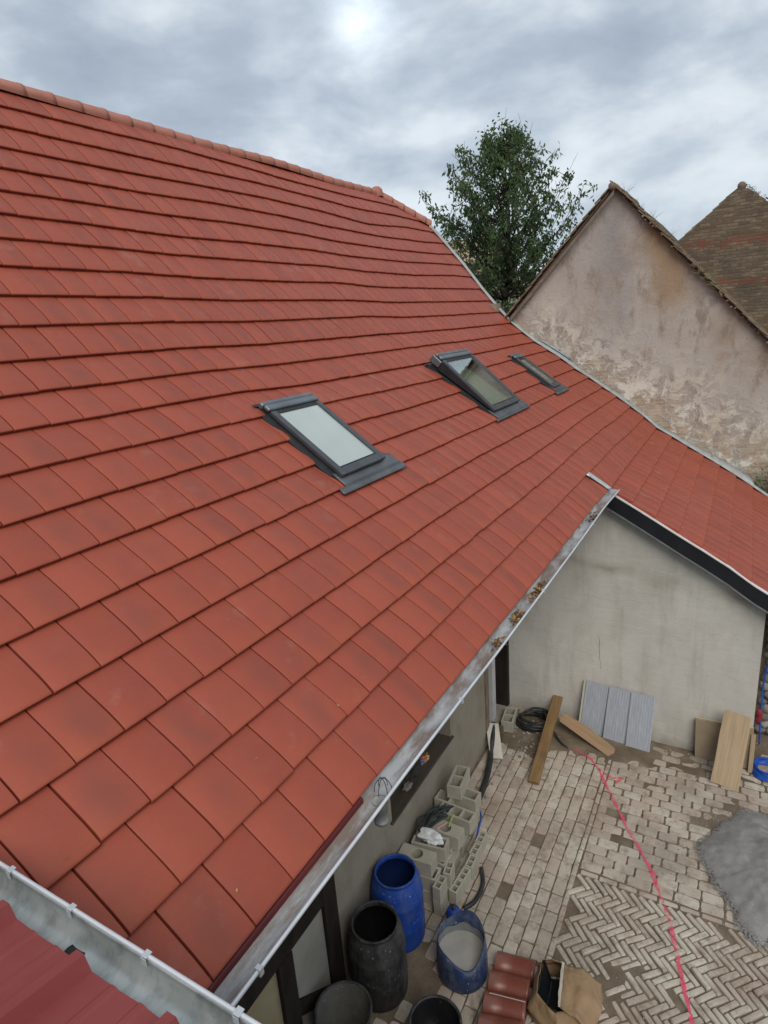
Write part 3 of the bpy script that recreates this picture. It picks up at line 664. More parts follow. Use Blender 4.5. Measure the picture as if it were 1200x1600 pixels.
# rendered wing wall
def render_mat():
    t = NT("grey_cement_render"); p = t.sep()
    f = t.noise(0.55, 6, 0.6, dist=0.4); c = t.ramp(f, [(0.30, (0.47, 0.45, 0.410)), (0.5, (0.56, 0.542, 0.500)), (0.70, (0.63, 0.612, 0.57))])
    c = t.mix(t.math('MULTIPLY', t.ramp(t.noise(2.2, 7, 0.68, t.map(sc=(1, 1, 0.7))), [(0.46, 0.0), (0.70, 1.0)]), 0.5), c, (0.40, 0.378, 0.330))
    zr = t.math('ADD', p[2], t.math('MULTIPLY', t.noise(1.7, 5), 0.5))      # old damp line where one day's work met the next
    band = t.ramp(t.math('ABSOLUTE', t.math('SUBTRACT', zr, t.math('ADD', 3.02, t.math('MULTIPLY', p[1], 0.10)))), [(0.0, 1.0), (0.17, 0.0)])
    c = t.mix(t.math('MULTIPLY', band, t.ramp(t.noise(0.9, 3), [(0.36, 0.0), (0.56, 0.95)])), c, (0.34, 0.305, 0.245))
    ft = t.ramp(t.math('ADD', p[2], t.math('MULTIPLY', t.noise(3, 6, 0.7), 0.6)), [(0.30, 1.0), (0.62, 0.0)]); c = t.mix(t.math('MULTIPLY', ft, 0.55), c, (0.19, 0.165, 0.13))
    c = t.mix(t.ramp(t.noise(0.8, 4, 0.55, t.map(loc=(4, 2, 7))), [(0.50, 0.0), (0.72, 0.55)]), c, (0.62, 0.605, 0.56))
    c = t.mix(t.math('MULTIPLY', t.ramp(t.noise(4.5, 6, 0.7, t.map(sc=(1, 1, 0.12))), [(0.52, 0.0), (0.70, 1.0)]), 0.30), c, (0.25, 0.235, 0.20)); c = t.mix(t.ramp(t.noise(90, 3, 0.7), [(0.55, 0), (0.75, 0.35)]), c, (0.30, 0.285, 0.245))
    t.set('Base Color', c); t.set('Roughness', 0.85); t.set('Specular IOR Level', 0.2); t.bump(t.math('ADD', t.noise(48, 7, 0.75), t.math('MULTIPLY', t.noise(3.5, 5, 0.6, t.map(sc=(1, 0.35, 1.6), rot=(0.5, 0, 0)), 1.0), 1.6)), 0.42, 0.010); return t.m
aw = MB(); poly = [(-0.49, 0), (3.27, 0), (3.27, 5.25), (1.66, 3.97), (0.68, 3.40), (0.0, 2.98), (-0.49, 2.64)]
aw.prism(poly, 0.25, Matrix(((0, 0, 1, 9.46), (1, 0, 0, 0), (0, 1, 0, 0), (0, 0, 0, 1)))); aw.box(9.71, 13.9, -0.49, -0.24, 0, 2.62)
wingw = aw.build("wing_wall", render_mat(), house, origin=(9.46, 0, 0))
ck = MB(); random.seed(3); y = PY = 0.0; zz = 1.15; yy = 1.71
while zz < 1.72:
    l = random.uniform(0.03, 0.09); n2 = yy+random.uniform(-0.012, 0.012); w = random.uniform(0.0010, 0.0026)
    ck.add([(9.457, yy-w, zz), (9.457, yy+w, zz), (9.457, n2+w, zz+l), (9.457, n2-w, zz+l)], [(0, 1, 2, 3)])
    zz += l; yy = n2
ck.build("crack", simple("crack_dark", (0.03, 0.027, 0.022), (0.06, 0.05, 0.045), 5, 0.9, 0), wingw)
# courtyard wall of the house ----------------------------------------
PL = NT("old_lime_plaster")
def _pl():
    t = PL; c = t.ramp(t.noise(0.9, 6, 0.62), [(0.3, (0.215, 0.190, 0.150)), (0.7, (0.315, 0.285, 0.232))])
    c = t.mix(t.ramp(t.noise(3.5, 8, 0.7, t.map(sc=(1, 1, 0.5))), [(0.5, 0.0), (0.72, 0.7)]), c, (0.16, 0.135, 0.10)); c = t.mix(t.ramp(t.noise(40, 5, 0.7), [(0.58, 0), (0.72, 0.6)]), c, (0.10, 0.085, 0.065))
    t.set('Base Color', c); t.set('Roughness', 0.9); t.bump(t.noise(26, 8, 0.7), 0.5, 0.015)
_pl()
W0 = 3.27; wl = MB()
for a, b, z0, z1 in ((3.95, 5.16, 0, 5.3), (5.16, 6.90, 0, 1.08), (5.16, 6.90, 1.95, 5.3), (6.90, 8.37, 0, 5.3), (8.37, 9.40, 2.25, 5.3), (9.40, 9.458, 0, 5.3), (8.37, 9.40, 0, 0.10)):
    wl.box(a, b, W0, W0+0.4, z0, z1)
mw = wl.build("courtyard_wall", PL.m, house)
nb = MB(); nb.box(5.16, 6.90, W0+0.30, W0+0.398, 1.082, 1.948); nb.build("niche_back", simple("dark_brown_niche", (0.030, 0.024, 0.020), (0.055, 0.045, 0.036), 3, 0.9, 0.4, 20), mw)  # back of the niche coloured much darker than the wall plaster
ns = MB(); ns.box(5.12, 6.94, W0-0.035, W0+0.29, 1.082, 1.112); ns.build("niche_ledge", simple("ledge_plank", (0.045, 0.034, 0.026), (0.085, 0.068, 0.052), 6, 0.85, 0.4, 30, sc=(0.4, 3, 3)), mw, 0.006)
TIM = simple("black_oak", (0.016, 0.012, 0.010), (0.040, 0.031, 0.025), 5, 0.8, 0.5, 22, 0.2, sc=(1, 1, 0.25))
fl = MB(); fl.box(3.2, 3.95, W0+0.03, W0+0.4, 0, 5.3); fl.build("infill_panel", simple("grey_infill", (0.26, 0.245, 0.21), (0.37, 0.35, 0.31), 1.6, 0.9, 0.4, 25), house)
fl = MB(); fl.box(0.6, 3.2, W0+0.03, W0+0.4, 0, 5.3); fl.build("infill_panel", simple("ochre_infill", (0.30, 0.245, 0.145), (0.40, 0.34, 0.215), 1.8, 0.9, 0.4, 25), house)
for x0_, x1_, z0_, z1_ in ((3.74, 3.95, 0.0, 5.2), (3.02, 3.22, 0.0, 1.275), (3.02, 3.22, 1.505, 5.2)):
    m = MB(); m.box(x0_, x1_, W0-0.02, W0+0.03, z0_, z1_); m.build("timber_post", TIM, house, 0.008)
m = MB(); m.box(0.6, 3.738, W0-0.015, W0+0.03, 1.28, 1.50); m.build("timber_beam", TIM, house, 0.008)
m = MB(); m.add([(3.225, W0-0.012, 0.42), (3.225, W0-0.012, 0.62), (3.735, W0-0.012, 0.20), (3.735, W0-0.012, 0.02), (3.225, W0+0.03, 0.42), (3.225, W0+0.03, 0.62), (3.735, W0+0.03, 0.20), (3.735, W0+0.03, 0.02)], [(0, 1, 2, 3), (7, 6, 5, 4), (0, 4, 5, 1), (1, 5, 6, 2), (2, 6, 7, 3), (3, 7, 4, 0)])
m.build("timber_brace", TIM, house, 0.006)
# doorway
dr = MB(); dr.box(8.40, 9.38, W0+0.28, W0+0.33, 0.1, 2.24); door = dr.build("door", simple("dark_door_boards", (0.022, 0.016, 0.013), (0.045, 0.034, 0.028), 5, 0.7, 0.3, 20, sc=(4, 1, 0.3)), house)
m = MB(); m.box(8.25, 8.37, W0-0.03, W0+0.08, 0.12, 2.24); m.build("door_jamb", simple("weathered_jamb", (0.12, 0.085, 0.06), (0.26, 0.20, 0.15), 6, 0.85, 0.5, 25, sc=(3, 3, 0.4)), door, 0.008)
m = MB(); m.box(8.78, 8.92, W0+0.06, W0+0.24, 0.125, 2.24); m.build("door_post", simple("pale_post", (0.42, 0.43, 0.43), (0.55, 0.56, 0.56), 4, 0.6, 0.15), door, 0.006)
m = MB(); m.box(9.30, 9.40, W0-0.02, W0+0.24, 0.125, 2.24); m.build("door_jamb", TIM, door, 0.006)
m = MB(); m.box(8.40, 9.38, W0-0.04, W0+0.28, 0.102, 0.124); m.build("door_sill", simple("stone_sill", (0.22, 0.20, 0.17), (0.32, 0.30, 0.26), 4, 0.8, 0.3), door, 0.006)
m = MB(); m.box(0.62, 13.9, W0+4.5, W0+4.9, 0, 4.3); m.box(0.62, 0.9, W0+0.4, W0+4.5, 0, 5.2); m.box(13.7, 14.0, -0.24, W0+4.5, 0, 2.6); m.box(13.7, 14.0, 1.7, W0+4.5, 2.6, 4.2); m.box(13.7, 14.0, 3.5, W0+4.2, 4.2, 5.6); m.box(13.7, 14.0, 4.9, W0+3.2, 5.6, 7.1)
m.build("outer_wall", PL.m, house)

# ------------------------------------------------------------------ sheet-metal roof in the near corner
shed = thing("metal_roofed_shed", (-0.3, 1.6, 0), "low outbuilding with dark red ribbed sheet metal roof draining into a dull zinc gutter", "shed")
SH = NT("dark_red_sheet")
def _sh():
    t = SH; c = t.ramp(t.noise(2.5, 5, 0.6), [(0.3, (0.205, 0.043, 0.042)), (0.7, (0.25, 0.056, 0.054))]); c = t.mix(t.ramp(t.noise(18, 6, 0.7), [(0.55, 0), (0.78, 0.4)]), c, (0.22, 0.085, 0.08))
    t.set('Base Color', c); t.set('Roughness', 0.5); t.set('Specular IOR Level', 0.28); t.bump(t.noise(220, 2), 0.08, 0.002)
_sh()
sx0, sx1, sz0, sl = -2.2, 0.690, 5.055, 0.20
prof = []; y = 1.895+0.372*2-0.045
yb = 1.895+0.372*3
for r in range(9):       # seen from rib to rib, running down in y
    c = yb-0.372*r
    prof += [(c+0.034, 0.0), (c+0.016, 0.055), (c-0.016, 0.055), (c-0.034, 0.0)]
    for f in (0.36, 0.66): prof += [(c-0.372*f+0.016, 0.0), (c-0.372*f+0.008, 0.006), (c-0.372*f-0.008, 0.006), (c-0.372*f-0.016, 0.0)]
m = MB(); w = len(prof); vs = []
for x in [sx1-(sx1-sx0)*i/6 for i in range(7)]:
    for y, z in prof: vs.append((x+(0.004*noise.noise((y*9, 0, 0)) if x == sx1 else 0), y, sz0+(sx1-x)*sl+z))
m.add(vs, [(i*w+j, (i+1)*w+j, (i+1)*w+j+1, i*w+j+1) for i in range(6) for j in range(w-1)])
m.build("roof_sheet", SH.m, shed, solid=0.0015)
ng = MB(); ya, yb2 = -0.6, 2.62; gpath = [(0.745, ya+(yb2-ya)*i/30, 5.05+0.003*noise.noise((i*0.4, 0, 0))) for i in range(31)]
prof = [(0.050, -0.006), (0.046, -0.012)]+[(-0.012+0.058*math.cos(a), -0.012-0.066*math.sin(a)) for a in [math.pi*i/12 for i in range(13)]]+[(-0.074, 0.0), (-0.105, 0.0)]
sweep(ng, [Vector(p) for p in gpath], prof, Vector((1, 0, 0)))
sg = ng.build("gutter", zinc("dull_zinc_channel", (0.36, 0.385, 0.375), (0.56, 0.585, 0.565), (0.16, 0.175, 0.17), (0.48, 0.7), 0.30, 0.65), shed, solid=0.004)
m = MB(); m.tube([Vector(p)+Vector((0.052, 0, 0.0)) for p in gpath], 0.0070, 10); m.build("gutter_bead", ZNP, sg)
for yy in (2.42, 2.07, 1.735, 1.385, 1.03, 0.67):
    m = MB(); m.box(0.784, 0.808, yy-0.011, yy+0.011, 5.0565, 5.0605); m.box(0.7815, 0.7835, yy-0.011, yy+0.011, 5.030, 5.0562); m.build("gutter_bracket", ZN, sg, 0.002)
m = MB(); m.lathe([(0.038, -0.004), (0.036, 0.004), (0.020, 0.003), (0.0, 0.003)], (0.733, 1.66, 4.974), 22); m.build("outlet_dark_disc", BLK, sg)  # flat black disc stands in for the shade inside the outlet
m = MB(); m.box(-2.1, 0.50, -0.9, 2.6, 0, 4.99); m.build("wall", PL.m, shed)

# ------------------------------------------------------------------ old plastered gable next door
OP = NT("stained_old_plaster")
def _op():
    t = OP; p = t.sep()
    f = t.noise(0.75, 7, 0.62, dist=0.5); c = t.ramp(f, [(0.30, (0.275, 0.212, 0.162)), (0.44, (0.355, 0.298, 0.252)), (0.56, (0.415, 0.372, 0.335)), (0.70, (0.315, 0.255, 0.200))])
    stv = t.noise(1.5, 6, 0.65, t.map(sc=(1, 1, 0.16)), 0.3); c = t.mix(t.ramp(stv, [(0.45, 0.0), (0.62, 0.75)]), c, (0.37, 0.35, 0.335))
    c = t.mix(t.math('MULTIPLY', t.ramp(t.noise(3.6, 8, 0.72, t.map(sc=(1, 1, 0.5), loc=(3, 7, 1))), [(0.50, 0.0), (0.64, 1.0)]), 0.75), c, (0.205, 0.17, 0.14))
    och = t.ramp(t.math('SUBTRACT', 1.0, t.math('ABSOLUTE', t.math('SUBTRACT', t.math('ADD', p[1], t.math('MULTIPLY', t.noise(0.8, 4, 0.6, t.map(loc=(9, 1, 4))), 1.6)), 2.35))), [(0.45, 0.0), (0.85, 0.9)])
    och = t.math('MULTIPLY', och, t.rng(t.math('ADD', p[2], t.math('MULTIPLY', t.noise(1.4, 5), 0.8)), 6.9, 7.5))
    c = t.mix(t.math('MULTIPLY', och, 0.8), c, (0.29, 0.190, 0.105))
    gry = t.ramp(t.math('ABSOLUTE', t.math('SUBTRACT', t.math('ADD', p[1], t.math('MULTIPLY', t.noise(1.0, 4), 0.9)), 3.05)), [(0.1, 0.65), (0.5, 0.0)]); c = t.mix(t.math('MULTIPLY', gry, t.ramp(t.noise(2.0, 5), [(0.35, 0.2), (0.6, 1.0)])), c, (0.235, 0.222, 0.225))
    zl = t.math('ADD', t.math('ADD', p[2], t.math('MULTIPLY', p[1], -0.55)), t.math('MULTIPLY', t.math('SUBTRACT', t.noise(1.1, 6, 0.65), 0.5), 1.6))
    wh = t.math('MULTIPLY', t.rng(zl, 5.3, 4.0), t.ramp(t.noise(3.0, 9, 0.74, dist=0.6), [(0.44, 0.0), (0.52, 1.0)])); c = t.mix(t.math('MULTIPLY', wh, 0.9), c, (0.64, 0.60, 0.53))
    rp = t.math('MULTIPLY', t.math('MULTIPLY', t.rng(t.math('ABSOLUTE', t.math('SUBTRACT', zl, 5.0)), 0.9, 0.2), 0.7), t.ramp(t.noise(2.2, 6), [(0.42, 0.0), (0.6, 1.0)])); c = t.mix(rp, c, (0.42, 0.39, 0.36))
    # bare brickwork low down where the coat has come off
    bt = t.n.new('ShaderNodeTexBrick'); t.link(t.map(t.comb(p[1], p[2]), (1, 1, 1)), bt.inputs[0]); bt.inputs['Scale'].default_value = 1.0; bt.inputs['Brick Width'].default_value = 0.24; bt.inputs['Row Height'].default_value = 0.075; bt.inputs['Mortar Size'].default_value = 0.012
    bt.inputs['Color1'].default_value = (0.36, 0.24, 0.16, 1); bt.inputs['Color2'].default_value = (0.46, 0.37, 0.28, 1); bt.inputs['Mortar'].default_value = (0.40, 0.36, 0.30, 1)
    bk = t.math('MULTIPLY', t.rng(zl, 4.5, 3.6), t.ramp(t.noise(2.3, 7, 0.7, t.map(loc=(2, 2, 2))), [(0.45, 0.0), (0.52, 1.0)])); c = t.mix(bk, c, bt.outputs[0])
    t.set('Base Color', c); t.set('Roughness', 0.92); t.set('Specular IOR Level', 0.15); t.bump(t.math('ADD', t.math('ADD', t.noise(14, 9, 0.72), t.math('MULTIPLY', t.math('SUBTRACT', wh, bk), 0.8)), t.math('MULTIPLY', bt.outputs['Fac'], t.math('MULTIPLY', bk, -0.5))), 0.55, 0.03)
_op()
GX = 13.99
gab = thing("gable_house", (17.5, 2.0, 0), "old house with stained plaster gable and crumbling clay tile verge beside the new roof", "house")
m = MB(); gpoly = [(-3.0, 0), (5.0, 0), (5.0, 6.40), (2.64, 9.13), (-3.0, 2.99)]
m.prism(gpoly, 0.4, Matrix(((0, 0, 1, GX), (1, 0, 0, 0), (0, 1, 0, 0), (0, 0, 0, 1)))); m.box(GX+0.4, 22, 4.6, 5.0, 0, 6.3); m.box(21.6, 22, -3, 4.6, 0, 3.0)
m.shear().build("gable_wall", OP.m, gab, origin=(GX, 0, 0))
OT = NT("old_clay_tile")
def _ot():
    t = OT; r = t.sep(t.attr("var")); c = t.ramp(r[0], [(0.0, (0.135, 0.092, 0.062)), (0.5, (0.205, 0.142, 0.098)), (1.0, (0.29, 0.225, 0.165))]); c = t.mix(t.ramp(t.noise(7, 7, 0.7), [(0.45, 0), (0.7, 0.75)]), c, (0.135, 0.118, 0.075))
    t.set('Base Color', c); t.set('Roughness', 0.9); t.bump(t.noise(40, 5), 0.3, 0.01)
_ot()
def old_tiles(mb, xa, xb, p0, p1, xcols, gauge=0.17, L=0.30, th=0.018, ragged=1.0):
    """plain tiles from the eave point p0 to the ridge point p1 (y, z)"""
    a = Vector((0, *p0)); b = Vector((0, *p1)); d = (b-a); ln = d.length; d.normalize(); nrm = Vector((0, -d.z, d.y))
    if nrm.z < 0: nrm = -nrm
    for i in range(int(ln/gauge)):
        for j in range(xcols):
            w = (xb-xa)/xcols; x = xa+j*w+(0.5*w if i % 2 else 0)-(0.5*w if i % 2 and j == 0 else 0); va = (random.random(), random.random(), 0, 1)
            o = a+d*(i*gauge+random.gauss(0, 0.012*ragged))+Vector((x+random.gauss(0, 0.008*ragged), 0, 0)); lift = random.uniform(0.028, 0.05)+random.gauss(0, 0.004)*ragged
            v = []
            for t_, n_ in ((0, lift+0.02), (L, lift-0.005)):
                for ww in (0.004, w-0.004): v.append(o+d*t_+nrm*n_+Vector((ww, 0, 0)))
            v2 = [q_-nrm*th for q_ in v]; i0 = len(mb.f)
            mb.add(v+v2, [(0, 1, 3, 2), (4, 6, 7, 5), (0, 4, 5, 1), (2, 3, 7, 6), (0, 2, 6, 4), (1, 5, 7, 3)])
            for q_ in range(i0, len(mb.f)): mb.col[q_] = va
m = MB(); random.seed(11)
old_tiles(m, GX-0.17, GX+3.0, (5.17, 6.26), (2.62, 9.19), 18); old_tiles(m, GX-0.17, GX+1.6, (-1.6, 4.57), (2.68, 9.19), 9, ragged=1.8)
gr = m.shear().build("roof", OT.m, gab)
m = MB(); vs = [(GX-0.10, 5.12, 6.22), (22, 5.12, 6.22), (22, 2.64, 9.155), (GX-0.10, 2.64, 9.155), (22, -3.0, 3.01), (GX-0.10, -3.0, 3.01)]
m.add(vs, [(0, 1, 2, 3), (3, 2, 4, 5)]); m.shear().build("roof_boarding", simple("old_boards", (0.055, 0.042, 0.032), (0.10, 0.078, 0.06), 5, 0.9, 0.2), gr, solid=0.05)
m = MB()
for i in range(9):
    x = GX-0.16+i*0.33
    m.tube([(x, 2.65+random.gauss(0, 0.01), 9.15), (x+0.36, 2.65+random.gauss(0, 0.01), 9.16)], 0.075, 12); i0 = len(m.f)
for q_ in range(len(m.f)): m.col[q_] = (random.random()*0.6+0.2, 0, 0, 1)
m.shear().build("ridge", OT.m, gr)
# rotten lath and mortar rubble along the right-hand verge
m = MB(); a0, b0 = Vector((GX-0.04, 2.52, 9.03)), Vector((GX-0.04, -1.5, 4.65))
for i in range(110):
    f = random.random()**0.9; c = a0.lerp(b0, f)+Vector((random.uniform(-0.14, 0.05), random.gauss(0, 0.02), random.gauss(-0.01, 0.025))); s = random.uniform(0.008, 0.026); rot = Matrix.Translation(c) @ Matrix.Rotation(random.uniform(0, 6), 4, 'X') @ Matrix.Rotation(random.uniform(-0.5, 0.5), 4, 'Y')
    i0 = len(m.f); m.box(-s*1.2, s*1.2, -s, s, -s*0.6, s*0.6, 0, rot); va = (random.random(), 0, 0, 1)
    for q_ in range(i0, len(m.f)): m.col[q_] = va
tag(m.shear().build("verge_mortar", OT.m, gr), kind="stuff")
m = MB(); m.add([(GX-0.155, 5.10, 6.26), (GX-0.125, 5.10, 6.26), (GX-0.125, 2.62, 9.08), (GX-0.155, 2.62, 9.08), (GX-0.155, 5.10, 6.17), (GX-0.125, 5.10, 6.17), (GX-0.125, 2.62, 8.99), (GX-0.155, 2.62, 8.99)], [(0, 1, 2, 3), (7, 6, 5, 4), (0, 4, 5, 1), (1, 5, 6, 2), (2, 6, 7, 3), (3, 7, 4, 0)])
m.shear().build("verge_board", simple("grey_verge_board", (0.12, 0.09, 0.07), (0.20, 0.155, 0.12), 7, 0.9, 0.3), gr)
WEED = simple("dry_grass", (0.115, 0.125, 0.045), (0.27, 0.23, 0.12), 3, 0.9, 0)
def tuft(mb, c, n, L, spread=0.6, w=0.004, droop=0.3):
    for i in range(n):
        d = Vector((random.gauss(0, spread), random.gauss(0, spread), 1)).normalized(); l = L*random.uniform(0.4, 1); p = Vector(c)+Vector((random.gauss(0, 0.03), random.gauss(0, 0.03), 0)); s = d.cross(Vector((0.3, 1, 0.2))).normalized()*w
        q1 = p+d*l*0.6; q2 = q1+(d+Vector((random.gauss(0, droop), random.gauss(0, droop), -0.4*droop)))*l*0.4
        mb.add([p-s, p+s, q1+s*0.7, q1-s*0.7, q2], [(0, 1, 2, 3), (3, 2, 4)])
m = MB()
for i in range(46):
    f = random.choice((random.random()*0.42, 0.38+random.random()*0.20, random.random())); c = Vector((GX-0.1, 2.6, 9.17)).lerp(Vector((GX-0.1, -1.2, 5.03)), f); tuft(m, c, random.randint(3, 9), 0.18 if random.random() < 0.85 else 0.4, 0.7)
for f in (0.40, 0.43, 0.46, 0.49): tuft(m, Vector((GX-0.14, 2.6, 9.13)).lerp(Vector((GX-0.14, -1.2, 4.99)), f), 26, 0.24, 1.4, 0.005, 0.9)
tag(m.shear().build("dry_weeds", WEED), "dry grass and weeds sprouting along the crumbling verge of the old gable", "weeds", kind='stuff')

# brick gable further back ------------------------------------------
BR = NT("weathered_brickwork")
def _br():
    t = BR; p = t.sep(); vec = t.comb(p[1], p[2])
    b = t.n.new('ShaderNodeTexBrick'); t.link(vec, b.inputs[0]); b.inputs['Scale'].default_value = 1.0; b.inputs['Brick Width'].default_value = 0.26; b.inputs['Row Height'].default_value = 0.078; b.inputs['Mortar Size'].default_value = 0.011; b.inputs['Mortar Smooth'].default_value = 0.3
    b.inputs['Color1'].default_value = (0.135, 0.092, 0.062, 1); b.inputs['Color2'].default_value = (0.25, 0.185, 0.125, 1); b.inputs['Mortar'].default_value = (0.14, 0.113, 0.088, 1)
    zz = t.math('ADD', p[2], t.math('MULTIPLY', t.math('SUBTRACT', t.noise(1.2, 4), 0.5), 0.35))
    r1 = t.ramp(t.math('ABSOLUTE', t.math('SUBTRACT', zz, 8.28)), [(0.05, 1.0), (0.16, 0.0)]); r2 = t.ramp(t.math('ABSOLUTE', t.math('SUBTRACT', zz, 7.28)), [(0.03, 1.0), (0.10, 0.0)])
    red = t.math('MULTIPLY', t.math('MAXIMUM', r1, r2), t.ramp(t.noise(3.5, 5), [(0.40, 0.1), (0.55, 0.9)])); c = t.mix(t.math('MULTIPLY', red, 0.8), b.outputs[0], (0.25, 0.078, 0.050))
    c = t.mix(t.ramp(t.noise(1.2, 7, 0.65), [(0.42, 0.0), (0.68, 0.75)]), c, (0.095, 0.078, 0.062)); c = t.mix(t.ramp(t.noise(5, 6, 0.7, t.map(sc=(1, 0.5, 2.5))), [(0.56, 0.0), (0.68, 0.6)]), c, (0.38, 0.31, 0.20))
    t.set('Base Color', c); t.set('Roughness', 0.92); t.set('Specular IOR Level', 0.15); t.bump(t.math('ADD', t.noise(18, 6, 0.7), t.math('MULTIPLY', b.outputs['Fac'], -0.8)), 0.5, 0.03)
_br()
BX = 20.0
bh = thing("brick_gable_house", (24, 0.4, 0), "weathered brown brick gable with two faint red courses, standing behind the plastered gable", "house")
m = MB(); m.prism([(-4.6, 0), (5.4, 0), (5.4, 5.55), (0.52, 9.60), (-4.6, 5.6)], 0.4, Matrix(((0, 0, 1, BX), (1, 0, 0, 0), (0, 1, 0, 0), (0, 0, 0, 1)))); m.box(BX+0.4, 29, 5.0, 5.4, 0, 5.5); m.build("gable_wall", BR.m, bh, origin=(BX, 0, 0))
m = MB(); old_tiles(m, BX+0.06, BX+2.0, (5.6, 5.38), (0.60, 9.52), 8, 0.2, 0.34, 0.03, 0.6); old_tiles(m, BX+0.06, BX+2.0, (-4.7, 5.42), (0.44, 9.52), 8, 0.2, 0.34, 0.03, 0.6)
rf = m.build("roof", OT.m, bh)
m = MB(); m.add([(BX+0.1, 5.5, 5.40), (29, 5.5, 5.40), (29, 0.52, 9.53), (BX+0.1, 0.52, 9.53), (29, -4.7, 5.44), (BX+0.1, -4.7, 5.44)], [(0, 1, 2, 3), (3, 2, 4, 5)]); m.build("roof_boarding", UND, rf, solid=0.04)
m = MB(); m.tube([(BX+0.02, 0.52, 9.60), (BX+0.38, 0.52, 9.62)], 0.10, 12); m.tube([(BX+0.35, 0.52, 9.56), (29, 0.52, 9.58)], 0.09, 10)
for q_ in range(len(m.f)): m.col[q_] = (0.5, 0, 0, 1)
m.build("ridge", OT.m, rf)
m = MB()
for i in range(60):
    f = random.random(); c = Vector((BX+0.1, 0.5, 9.66)).lerp(Vector((BX+0.1, -0.6, 8.82)), f); tuft(m, c, 4, 0.07, 1.0, 0.012)
tag(m.build("roof_moss", simple("moss_green", (0.055, 0.085, 0.035), (0.10, 0.13, 0.06), 4, 0.95, 0)), "green moss along the roof edge of the brick gable", "moss", kind='stuff')
# distant tan roof seen past the tree
dh = thing("far_house", (36, 14.5, 0), "distant house with a pale tan tiled roof, half hidden by the tree", "house")
m = MB(); m.prism([(11.6, 0), (19, 0), (19, 8.5), (11.6, 8.5)], 8, Matrix(((0, 0, 1, 32), (1, 0, 0, 0), (0, 1, 0, 0), (0, 0, 0, 1)))); m.build("wall", simple("far_wall", (0.38, 0.35, 0.30), (0.45, 0.42, 0.37), 1, 0.9, 0), dh)
m = MB(); m.add([(31.7, 12.6, 8.4), (31.7, 19.3, 8.4), (36, 19.3, 11.2), (36, 12.6, 11.2), (40.3, 12.6, 8.4), (40.3, 19.3, 8.4)], [(0, 1, 2, 3), (3, 2, 5, 4)]); m.build("roof", simple("far_tan_tiles", (0.30, 0.205, 0.13), (0.40, 0.30, 0.20), 3, 0.9, 0.3, 8, sc=(1, 0.2, 6)), dh, solid=0.15)

# ------------------------------------------------------------------ trees
LEAF = NT("leaf")
def _lf():
    t = LEAF; r = t.sep(t.attr("var")); c = t.ramp(r[0], [(0.0, (0.042, 0.078, 0.032)), (0.5, (0.092, 0.145, 0.058)), (0.85, (0.16, 0.225, 0.10)), (1.0, (0.23, 0.28, 0.15))])
    t.set('Base Color', c); t.set('Roughness', 0.5); t.set('Specular IOR Level', 0.25)
    tr = t.n.new('ShaderNodeBsdfTranslucent'); t.link(c, tr.inputs[0]); mx = t.n.new('ShaderNodeMixShader'); mx.inputs[0].default_value = 0.40; t.link(t.b.outputs[0], mx.inputs[1]); t.link(tr.outputs[0], mx.inputs[2]); t.link(mx.outputs[0], t.n['Material Output'].inputs[0])
_lf()
BARK = simple("bark", (0.045, 0.036, 0.028), (0.085, 0.07, 0.055), 4, 0.9, 0.6, 16, 0.2, sc=(1, 1, 0.3))
def leaf(mb, p, d, L, W, va):
    d = d.normalized(); s = d.cross(Vector((random.gauss(0, 1), random.gauss(0, 1), random.gauss(0, 1))))
    if s.length < 1e-3: return
    s.normalize(); n = s.cross(d); i0 = len(mb.f)
    mid = p+d*L*0.5+n*L*0.10; mb.add([p, mid+s*W*0.5, p+d*L, mid-s*W*0.5], [(0, 1, 2), (0, 2, 3)])
    mb.col[i0] = va; mb.col[i0+1] = va
